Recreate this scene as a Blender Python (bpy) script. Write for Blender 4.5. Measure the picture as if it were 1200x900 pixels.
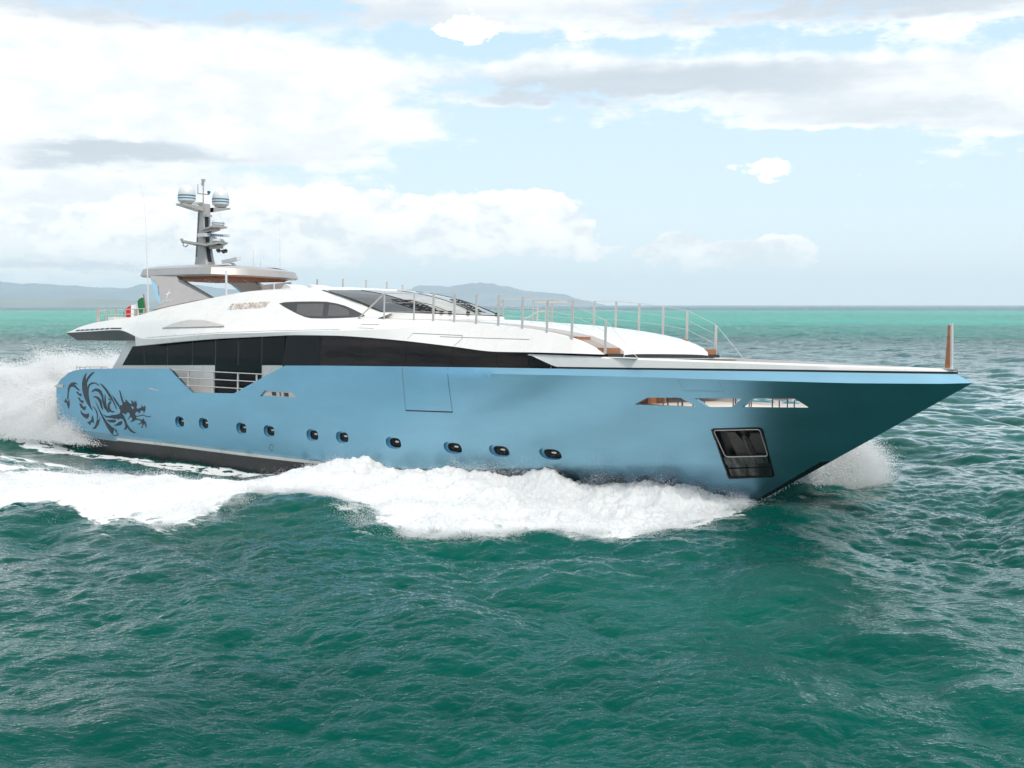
import bpy, bmesh, math, random
import numpy as np
from mathutils import Vector, Matrix, Euler
from mathutils.geometry import delaunay_2d_cdt, tessellate_polygon
for o in list(bpy.data.objects): bpy.data.objects.remove(o)
SC = bpy.context.scene; COL = SC.collection
rnd = random.Random(7); RG = np.random.default_rng(11)
R = math.radians

# ------------------------------------------------------------------ camera
CAM_H = 6.55
cam = bpy.data.cameras.new('camera'); co = bpy.data.objects.new('camera', cam); COL.objects.link(co)
cam.sensor_fit = 'HORIZONTAL'; cam.sensor_width = 36.0; cam.lens = 36.0*1550/1200
cam.clip_start = .5; cam.clip_end = 40000
co.location = (0, 0, CAM_H); co.rotation_euler = (R(90-3.43363), 0, 0)
SC.camera = co

# ------------------------------------------------------------------ node helper
class S:
    """a node socket with arithmetic"""
    nt = None
    def __init__(s, v): s.v = v
    @staticmethod
    def m(op, *a, clamp=False):
        n = S.nt.nodes.new('ShaderNodeMath'); n.operation = op; n.use_clamp = clamp
        for i, q in enumerate(a):
            if isinstance(q, S): S.nt.links.new(q.v, n.inputs[i])
            else: n.inputs[i].default_value = q
        return S(n.outputs[0])
    def __add__(a, b): return S.m('ADD', a, b)
    __radd__ = __add__
    def __sub__(a, b): return S.m('SUBTRACT', a, b)
    def __rsub__(a, b): return S.m('SUBTRACT', b, a)
    def __mul__(a, b): return S.m('MULTIPLY', a, b)
    __rmul__ = __mul__
    def __truediv__(a, b): return S.m('DIVIDE', a, b)
def sstep(x, lo, hi):
    n = S.nt.nodes.new('ShaderNodeMapRange'); n.interpolation_type = 'SMOOTHSTEP'
    S.nt.links.new(x.v, n.inputs[0])
    for i, q in ((1, lo), (2, hi), (3, 0.0), (4, 1.0)): n.inputs[i].default_value = q
    return S(n.outputs[0])
def noise(vec, scale, detail=5, rough=.55, dist=0.0):
    n = S.nt.nodes.new('ShaderNodeTexNoise'); n.inputs['Scale'].default_value = scale
    n.inputs['Detail'].default_value = detail; n.inputs['Roughness'].default_value = rough; n.inputs['Distortion'].default_value = dist
    if vec is not None: S.nt.links.new(vec.v, n.inputs['Vector'])
    return S(n.outputs[0])
def vmul(vec, xyz):
    n = S.nt.nodes.new('ShaderNodeVectorMath'); n.operation = 'MULTIPLY'
    S.nt.links.new(vec.v, n.inputs[0]); n.inputs[1].default_value = xyz
    return S(n.outputs[0])
def vadd(vec, xyz):
    n = S.nt.nodes.new('ShaderNodeVectorMath'); n.operation = 'ADD'
    S.nt.links.new(vec.v, n.inputs[0]); n.inputs[1].default_value = xyz
    return S(n.outputs[0])
def cmix(f, a, b):
    n = S.nt.nodes.new('ShaderNodeMix'); n.data_type = 'RGBA'
    if isinstance(f, S): S.nt.links.new(f.v, n.inputs[0])
    else: n.inputs[0].default_value = f
    for i, q in ((6, a), (7, b)):
        if isinstance(q, S): S.nt.links.new(q.v, n.inputs[i])
        else: n.inputs[i].default_value = (*q, 1)
    return S(n.outputs[2])

# ------------------------------------------------------------------ world and sun
SUN_DIR = Vector((.28, -.52, .81)).normalized()
w = bpy.data.worlds.new('World'); SC.world = w; w.use_nodes = True
S.nt = nt = w.node_tree; nt.nodes.clear()
tc = nt.nodes.new('ShaderNodeTexCoord'); D = S(tc.outputs['Generated'])
sky = nt.nodes.new('ShaderNodeTexSky'); sky.sky_type = 'NISHITA'; sky.sun_disc = False
sky.sun_elevation = math.asin(SUN_DIR.z); sky.sun_rotation = math.atan2(SUN_DIR.x, SUN_DIR.y)
sky.air_density = 1.0; sky.dust_density = .6; sky.ozone_density = 1.2
sx = nt.nodes.new('ShaderNodeSeparateXYZ'); nt.links.new(D.v, sx.inputs[0])
X, Y, Z = (S(q) for q in sx.outputs)
U = S.m('ARCTAN2', X, Y); V = Z / S.m('SQRT', X*X + Y*Y + 1e-5)
def ue(px, py):
    a = math.atan((px-600)/1550); return a, (357-py)/1550*math.cos(a)
WARP = None
def blob(px, py, sxp, syp, amp=1.0):
    a, e = ue(px, py)
    q = (UU - a)*(1550/sxp); r = (VV - e)*(1550/syp)
    return S.m('EXPONENT', (q*q + r*r)*-1.0)*amp
nA = noise(vmul(D, (1, 1, 3.2)), 7, 7, .58)           # broad
nB = noise(vadd(vmul(D, (1, 1, 2.0)), (3, 1, 7)), 26, 8, .6)  # billows
nC = noise(vadd(vmul(D, (1, 1, 5.0)), (9, 4, 2)), 9, 6, .6)   # streaks
nD = noise(vadd(vmul(D, (1, 1, 1.6)), (1, 8, 3)), 60, 6, .6)
nE = noise(vadd(vmul(D, (1, 1, 1.3)), (5, 2, 6)), 150, 4, .6)
UU = U + (nA-.5)*.10 + (nB-.5)*.03; VV = V + (nC-.5)*.035 + (nB-.5)*.02
def summ(l):
    t = l[0]
    for q in l[1:]: t = t+q
    return t
# sheets of high cloud, soft edged
sheet = summ([blob(90, 112, 330, 62, 1.1), blob(-250, 150, 420, 200, 1.0), blob(340, 95, 130, 36, .6), blob(340, 178, 120, 17, .75),
              blob(150, 246, 260, 38, 1.15), blob(40, 292, 240, 16, .8), blob(700, 42, 110, 20, .65), blob(650, 82, 60, 16, .6), blob(850, 95, 340, 30, 1.0), blob(1060, 130, 210, 27, .9),
              blob(1100, 12, 340, 24, .75), blob(600, 8, 380, 18, .6), blob(470, 150, 80, 14, .35), blob(1500, 80, 300, 120, .6), blob(130, 320, 330, 12, .35)])
high = sstep(V, .24, .6)*.75  # extra cloud overhead, out of view, raised to neutralise the ambient light
sheetm = sstep(sheet + high + (nA-.5)*1.3 + (nC-.5)*1.0 + (nB-.5)*.7 + (nD-.5)*.3, .36, .74)
grey = summ([blob(150, 186, 125, 15, 1.5), blob(230, 10, 340, 28, 1.05), blob(800, 98, 300, 24, 1.15), blob(1060, 132, 200, 20, .7), blob(640, 112, 120, 10, .6),
             blob(1000, 8, 330, 22, 1.1), blob(60, 232, 150, 9, .45), blob(90, 312, 280, 9, .9), blob(480, 319, 300, 7, .5)])
greym = sstep(grey + (nC-.5)*.9 + (nB-.5)*.35 + (nD-.5)*.12, .15, 1.1)
# cumulus, crisp tops
VW = V + (nB-.5)*.012; 
UU = U + (nB-.5)*.022 + (nD-.5)*.006; VV = V + (nB-.5)*.016 + (nD-.5)*.007
cum = summ([blob(330, 266, 80, 38, 1.5), blob(420, 262, 70, 34, 1.45), blob(500, 268, 76, 30, 1.4), blob(545, 256, 34, 22, .8), blob(600, 264, 66, 30, 1.4), blob(625, 240, 42, 17, 1.1), blob(660, 276, 36, 22, 1.15),
            blob(230, 262, 130, 36, 1.1), blob(60, 268, 170, 30, .55), blob(550, 38, 40, 15, 1.1), blob(905, 196, 23, 10, 1.1), blob(864, 198, 30, 8, .45),
            blob(790, 294, 28, 18, 2.1), blob(862, 300, 40, 15, 2.0), blob(920, 297, 30, 18, 2.1), blob(735, 300, 40, 12, .55), blob(655, 50, 60, 16, .55), blob(480, 290, 200, 18, .6),
            blob(1085, 318, 40, 7, .5), blob(1020, 315, 20, 6, .4)])
cumm = sstep(cum + (nB-.5)*1.9 + (nD-.5)*1.3 + (nE-.5)*.8, .46, .70)
cumbase = sstep(V, (357-334)/1550, (357-298)/1550)
K = 11.6
clearsky = cmix(sstep(V, .0, .30), (.77*K, .895*K, .97*K), (.51*K, .745*K, .97*K))
skyc = cmix(.10, clearsky, S(sky.outputs[0]))
shade = sstep(nB*.5 + nA*.3 + nD*.2, .40, .58)
whitec = cmix(shade, (.84*K, .865*K, .895*K), (1.04*K, 1.035*K, 1.03*K))
greyc = cmix(nC, (.46*K, .515*K, .59*K), (.66*K, .715*K, .775*K))
c1 = cmix(greym*.92, whitec, greyc)
col = cmix(sheetm*.93, skyc, c1)
cumc = cmix(sstep(nB*.5+nD*.35+nE*.15+(VV-.05)*1.6, .40, .58), (.78*K, .81*K, .845*K), (1.07*K, 1.06*K, 1.05*K))
col = cmix(cumm*cumbase*.95, col, cumc)
hz = sstep(V, .075, -.005)
col = cmix(hz*.35, col, (.86*K, .92*K, .955*K))
bg = nt.nodes.new('ShaderNodeBackground'); bg.inputs['Strength'].default_value = .1
nt.links.new(col.v, bg.inputs['Color'])
ow = nt.nodes.new('ShaderNodeOutputWorld'); nt.links.new(bg.outputs[0], ow.inputs['Surface'])
w.cycles.sampling_method = 'MANUAL'; w.cycles.sample_map_resolution = 512

sun = bpy.data.lights.new('sun', 'SUN'); sun.energy = 2.7; sun.angle = R(9); sun.color = (1, .95, .87)
so = bpy.data.objects.new('sun', sun); COL.objects.link(so); so.rotation_euler = SUN_DIR.to_track_quat('Z', 'Y').to_euler()
SC.view_settings.view_transform = 'Standard'; SC.view_settings.look = 'None'; SC.view_settings.exposure = 0.0; SC.view_settings.gamma = 1; SC.view_settings.use_curve_mapping = False
SC.cycles.max_bounces = 26; SC.cycles.diffuse_bounces = 22; SC.cycles.glossy_bounces = 4; SC.cycles.transmission_bounces = 22; SC.cycles.volume_bounces = 2; SC.cycles.caustics_reflective = False; SC.cycles.caustics_refractive = False
SC.cycles.use_denoising = True

# ------------------------------------------------------------------ materials
def mat(name, colr, rough=.5, metal=0.0, var=.0, vscale=3.0, coat=0.0, bump=0.0, bscale=60, stretch=(1, 1, 1), var2=None, spec=.5, rvar=0.0):
    m = bpy.data.materials.new(name); m.use_nodes = True; S.nt = nt = m.node_tree
    b = nt.nodes['Principled BSDF']
    b.inputs['Base Color'].default_value = (*colr, 1); b.inputs['Roughness'].default_value = rough; b.inputs['Metallic'].default_value = metal
    b.inputs['Coat Weight'].default_value = coat; b.inputs['Coat Roughness'].default_value = .05; b.inputs['Specular IOR Level'].default_value = spec
    t = nt.nodes.new('ShaderNodeTexCoord'); ob = vmul(S(t.outputs['Object']), stretch)
    n = noise(ob, vscale, 6, .6)
    if var:
        c2 = var2 or tuple(q*(1-var) for q in colr)
        nt.links.new(cmix(sstep(n, .3, .7), c2, colr).v, b.inputs['Base Color'])
    if rvar:
        nt.links.new((n*rvar + (rough-.5*rvar)).v, b.inputs['Roughness'])
    if bump:
        bn = nt.nodes.new('ShaderNodeBump'); bn.inputs['Strength'].default_value = bump; bn.inputs['Distance'].default_value = .02
        nt.links.new(noise(ob, bscale, 4, .6).v, bn.inputs['Height']); nt.links.new(bn.outputs[0], b.inputs['Normal'])
    return m
MT = {}
MT['hull'] = mat('hull_paint', (.25, .485, .625), .36, .95, var=.12, vscale=.6, coat=.10, stretch=(.4, 1, 1.3), rvar=.10, bump=.09, bscale=1.1)
MT['white'] = mat('white_gelcoat', (.74, .72, .69), .28, 0, var=.05, vscale=1.2, coat=.3, rvar=.1)
MT['cream'] = mat('pale_interior', (.78, .71, .66), .5, 0, var=.06, vscale=2)
MT['black'] = mat('black_trim', (.012, .012, .014), .35, 0, var=.3, vscale=5)
MT['bottom'] = mat('antifouling', (.025, .024, .026), .5, 0, var=.4, vscale=2, bump=.1, bscale=8)
MT['cutw'] = mat('cutwater', (.008, .02, .022), .25, 0, var=.3)
MT['glass'] = mat('dark_glass', (.007, .008, .009), .04, 0, var=.25, var2=(.002, .003, .004), vscale=1.2, stretch=(1.6, 1, .5), coat=0, spec=.13)
MT['glass2'] = mat('brown_glass', (.030, .022, .020), .05, 0, var=.3, var2=(.003, .0025, .0025), vscale=1.3, stretch=(.22, 1, 2.4), spec=.13)  # horizontal colour bands painted as reflections in the brown glass
MT['wind'] = mat('windshield_glass', (.030, .040, .048), .05, 0, var=.3, vscale=.5, spec=.9)
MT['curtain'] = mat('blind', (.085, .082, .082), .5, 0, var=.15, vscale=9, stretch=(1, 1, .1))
MT['grey'] = mat('gunmetal_paint', (.43, .395, .37), .42, .3, var=.08, vscale=1.5, coat=.3, rvar=.1)
MT['dgrey'] = mat('shadow_grey', (.13, .13, .135), .4, .3, var=.12, vscale=2)  # even dark grey for fascia, trim and seams
MT['steel'] = mat('polished_steel', (.66, .60, .55), .40, .55, var=.1, vscale=4, rvar=.15)
MT['teak'] = mat('teak', (.42, .17, .075), .5, 0, var=.35, vscale=4, stretch=(.3, 6, 2))
MT['oteak'] = mat('weathered_teak', (.36, .30, .27), .7, 0, var=.2, vscale=5, stretch=(.3, 9, 1))
MT['ceil'] = mat('varnished_ceiling', (.36, .125, .05), .6, 0, var=.3, vscale=3, stretch=(.2, 5, 1), spec=.12)
MT['decal'] = mat('dragon_vinyl', (.018, .024, .036), .35, .1, var=.25, vscale=3)
MT['bronze'] = mat('bronze_letters', (.46, .31, .21), .45, .2, var=.15, vscale=4)
MT['lblue'] = mat('light_blue_paint', (.30, .52, .64), .3, .2, var=.08)
MT['stripeb'] = mat('blue_band', (.03, .17, .29), .4, 0, var=.1)
MT['green'] = mat('flag_green', (.01, .17, .05), .8, 0, var=.2, vscale=6)
MT['fwhite'] = mat('flag_white', (.75, .75, .74), .8, 0, var=.08, vscale=6)
MT['red'] = mat('flag_red', (.52, .015, .03), .8, 0, var=.2, vscale=6)
MT['orange'] = mat('orange_cushion', (.62, .19, .05), .7, 0, var=.2, vscale=5)
MT['antler'] = mat('white_antenna', (.66, .66, .655), .35, 0, var=.05)
MT['wblind'] = mat('pale_screen', (.42, .42, .40), .06, 0, var=.35, vscale=.7, spec=.8)  # paler base colour for the centre windshield panes
MT['anchor'] = mat('dark_iron', (.11, .09, .08), .55, .3, var=.3, vscale=3, bump=.2, bscale=20)
MT['wetsteel'] = mat('streaked_steel', (.17, .18, .17), .22, .8, var=.75, vscale=2.4, stretch=(3, 1, .25))
MT['tint'] = mat('tinted_screen', (.30, .25, .245), .12, 0, var=.08)

# ------------------------------------------------------------------ mesh helpers
YM = Matrix.Translation((-19.61277502, 66.95743637, .3)) @ Euler((R(-1.9), 0, R(-42)), 'XYZ').to_matrix().to_4x4()
def setp(o, label=None, cat=None, group=None, kind=None):
    for k, v in (('label', label), ('category', cat), ('group', group), ('kind', kind)):
        if v: o[k] = v
    return o
def link(name, me, parent=None, mats=(), smooth=30):
    for m in mats: me.materials.append(m)
    if smooth is not None:
        me.shade_smooth(); me.set_sharp_from_angle(angle=R(smooth))
    o = bpy.data.objects.new(name, me); COL.objects.link(o)
    if parent is not None: o.parent = parent
    return o
class MB:
    def __init__(s): s.v = []; s.f = []; s.m = []
    def add(s, vs, fs, mi=0):
        k = len(s.v); s.v += [tuple(map(float, q)) for q in vs]; s.f += [tuple(k+i for i in f) for f in fs]; s.m += [mi]*len(fs)
    def box(s, c, d, mi=0, rot=None):
        x, y, z = (q/2 for q in d); vs = [Vector((i*x, j*y, k*z)) for i in (-1, 1) for j in (-1, 1) for k in (-1, 1)]
        if rot is not None: vs = [rot @ q for q in vs]
        vs = [q+Vector(c) for q in vs]
        s.add(vs, [(0, 1, 3, 2), (4, 6, 7, 5), (0, 4, 5, 1), (2, 3, 7, 6), (0, 2, 6, 4), (1, 5, 7, 3)], mi)
    def tube(s, pts, r, n=8, mi=0, caps=True):
        pts = [Vector(p) for p in pts]; rs = r if isinstance(r, (list, tuple)) else [r]*len(pts); rings = []
        for i, p in enumerate(pts):
            t = (pts[min(i+1, len(pts)-1)] - pts[max(i-1, 0)]).normalized()
            a = t.cross(Vector((0, 0, 1)));  a = a if a.length > .05 else t.cross(Vector((0, 1, 0))); a.normalize(); b = t.cross(a)
            rings.append([p + (a*math.cos(6.28318*k/n) + b*math.sin(6.28318*k/n))*rs[i] for k in range(n)])
        vs = [q for g in rings for q in g]; fs = []
        for i in range(len(pts)-1):
            for k in range(n): fs.append((i*n+k, i*n+(k+1) % n, (i+1)*n+(k+1) % n, (i+1)*n+k))
        if caps: fs += [tuple(range(n))[::-1], tuple((len(pts)-1)*n+k for k in range(n))]
        s.add(vs, fs, mi)
    def lathe(s, c, prof, n=24, mi=0, axis=None):
        vs = []; fs = []
        for r, z in prof:
            for k in range(n): vs.append(Vector((r*math.cos(6.28318*k/n), r*math.sin(6.28318*k/n), z)))
        for i in range(len(prof)-1):
            for k in range(n): fs.append((i*n+k, i*n+(k+1) % n, (i+1)*n+(k+1) % n, (i+1)*n+k))
        if axis is not None: q = Vector((0, 0, 1)).rotation_difference(Vector(axis)); vs = [q @ v for v in vs]
        s.add([v+Vector(c) for v in vs], fs, mi)
    def grid(s, rows, mi=0, flip=False, close=False):
        n = len(rows[0]); vs = [q for r in rows for q in r]; fs = []
        for i in range(len(rows)-1):
            for k in range(n if close else n-1):
                f = (i*n+k, i*n+(k+1) % n, (i+1)*n+(k+1) % n, (i+1)*n+k); fs.append(f[::-1] if flip else f)
        s.add(vs, fs, mi)
    def prism(s, poly, d, mi=0):
        """closed 3D polygon extruded by vector d"""
        n = len(poly); d = Vector(d); vs = [Vector(p) for p in poly]; vs += [p+d for p in vs]
        tri = tessellate_polygon([[Vector(p) for p in poly]])
        fs = [tuple(t) for t in tri] + [tuple(n+i for i in t[::-1]) for t in tri] + [(i, (i+1) % n, n+(i+1) % n, n+i) for i in range(n)]
        s.add(vs, fs, mi)
    def mesh(s, name):
        me = bpy.data.meshes.new(name); me.from_pydata(s.v, [], s.f); me.polygons.foreach_set('material_index', s.m); me.update()
        return me
    def build(s, name, mats, parent=None, smooth=30, fixn=True):
        me = s.mesh(name)
        if fixn:
            bm = bmesh.new(); bm.from_mesh(me); bmesh.ops.recalc_face_normals(bm, faces=bm.faces); bm.to_mesh(me); bm.free()
        return link(name, me, parent, [MT[m] if isinstance(m, str) else m for m in (mats if isinstance(mats, (list, tuple)) else [mats])], smooth)
def pch(xs, ys):
    xs = np.array(xs, float); ys = np.array(ys, float); h = np.diff(xs); d = np.diff(ys)/h; m = np.zeros(len(xs))
    for i in range(1, len(xs)-1):
        if d[i-1]*d[i] > 0: m[i] = 3*(h[i-1]+h[i])/((2*h[i]+h[i-1])/d[i-1] + (h[i]+2*h[i-1])/d[i])
    m[0], m[-1] = d[0], d[-1]
    def f(x):
        x = np.clip(np.asarray(x, float), xs[0], xs[-1]); i = np.clip(np.searchsorted(xs, x)-1, 0, len(h)-1); t = (x-xs[i])/h[i]
        return (1+2*t)*(1-t)**2*ys[i] + t*(1-t)**2*h[i]*m[i] + t*t*(3-2*t)*ys[i+1] + t*t*(t-1)*h[i]*m[i+1]
    return f
def pip(P, poly):
    P = np.asarray(P, float); poly = np.asarray(poly, float); ins = np.zeros(len(P), bool); n = len(poly); j = n-1
    for i in range(n):
        xi, yi = poly[i]; xj, yj = poly[j]
        c = ((yi > P[:, 1]) != (yj > P[:, 1])) & (P[:, 0] < (xj-xi)*(P[:, 1]-yi)/(yj-yi+1e-12)+xi); ins ^= c; j = i
    return ins
def subd(poly, step, closed=True):
    out = []; n = len(poly)
    for i in range(n if closed else n-1):
        a = np.array(poly[i], float); b = np.array(poly[(i+1) % n], float); k = max(1, int(math.ceil(np.linalg.norm(b-a)/step)))
        out += [tuple(a+(b-a)*q/k) for q in range(k)]
    if not closed: out.append(tuple(poly[-1]))
    return out
def rpoly(poly, r=.06, n=4):
    """round the corners of a polygon"""
    out = []; m = len(poly)
    for i in range(m):
        p = np.array(poly[i], float); a = np.array(poly[i-1], float)-p; b = np.array(poly[(i+1) % m], float)-p
        ra = min(r, np.linalg.norm(a)*.45); rb = min(r, np.linalg.norm(b)*.45); a = p+a/np.linalg.norm(a)*ra; b = p+b/np.linalg.norm(b)*rb
        for k in range(n+1):
            t = k/n; out.append(tuple((1-t)**2*a+2*t*(1-t)*p+t*t*b))
    return out
def patch2d(outline, holes=(), cons=(), gx=.35, gz=.25):
    """constrained triangulation of a region of the (x, z) plane"""
    o = np.array(outline); vs = []; es = []
    def loop(pts, closed=True):
        k = len(vs); vs.extend(pts); n = len(pts)
        es.extend([(k+i, k+(i+1) % n) for i in range(n if closed else n-1)])
    loop(outline)
    for h in holes: loop(h)
    for c in cons: loop(c, False)
    xs = np.arange(o[:, 0].min(), o[:, 0].max(), gx); zs = np.arange(o[:, 1].min(), o[:, 1].max(), gz)
    g = np.array([(x+(gx*.5 if j % 2 else 0), z) for j, z in enumerate(zs) for x in xs])
    k = pip(g, outline); ex = np.array(vs)
    for h in holes: k &= ~pip(g, h)
    g = g[k]
    dmin = np.array([np.min((ex[:, 0]-q[0])**2+(ex[:, 1]-q[1])**2) for q in g]) if len(g) else np.array([])
    if len(g): g = g[dmin > (.3*min(gx, gz))**2]
    vv = [Vector(q) for q in vs] + [Vector(q) for q in g]
    V2, _, F2, *_ = delaunay_2d_cdt(vv, es, [], 0, 1e-6)
    V2 = np.array([tuple(q) for q in V2]); F2 = np.array([tuple(q) for q in F2])
    a, b, c = V2[F2[:, 0]], V2[F2[:, 1]], V2[F2[:, 2]]
    area = (b[:, 0]-a[:, 0])*(c[:, 1]-a[:, 1])-(b[:, 1]-a[:, 1])*(c[:, 0]-a[:, 0])
    F2[area < 0] = F2[area < 0][:, ::-1]; cen = (a+b+c)/3; k = pip(cen, outline) & (abs(area) > 1e-8)
    for h in holes: k &= ~pip(cen, h)
    return V2, F2[k], cen[k]
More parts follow.
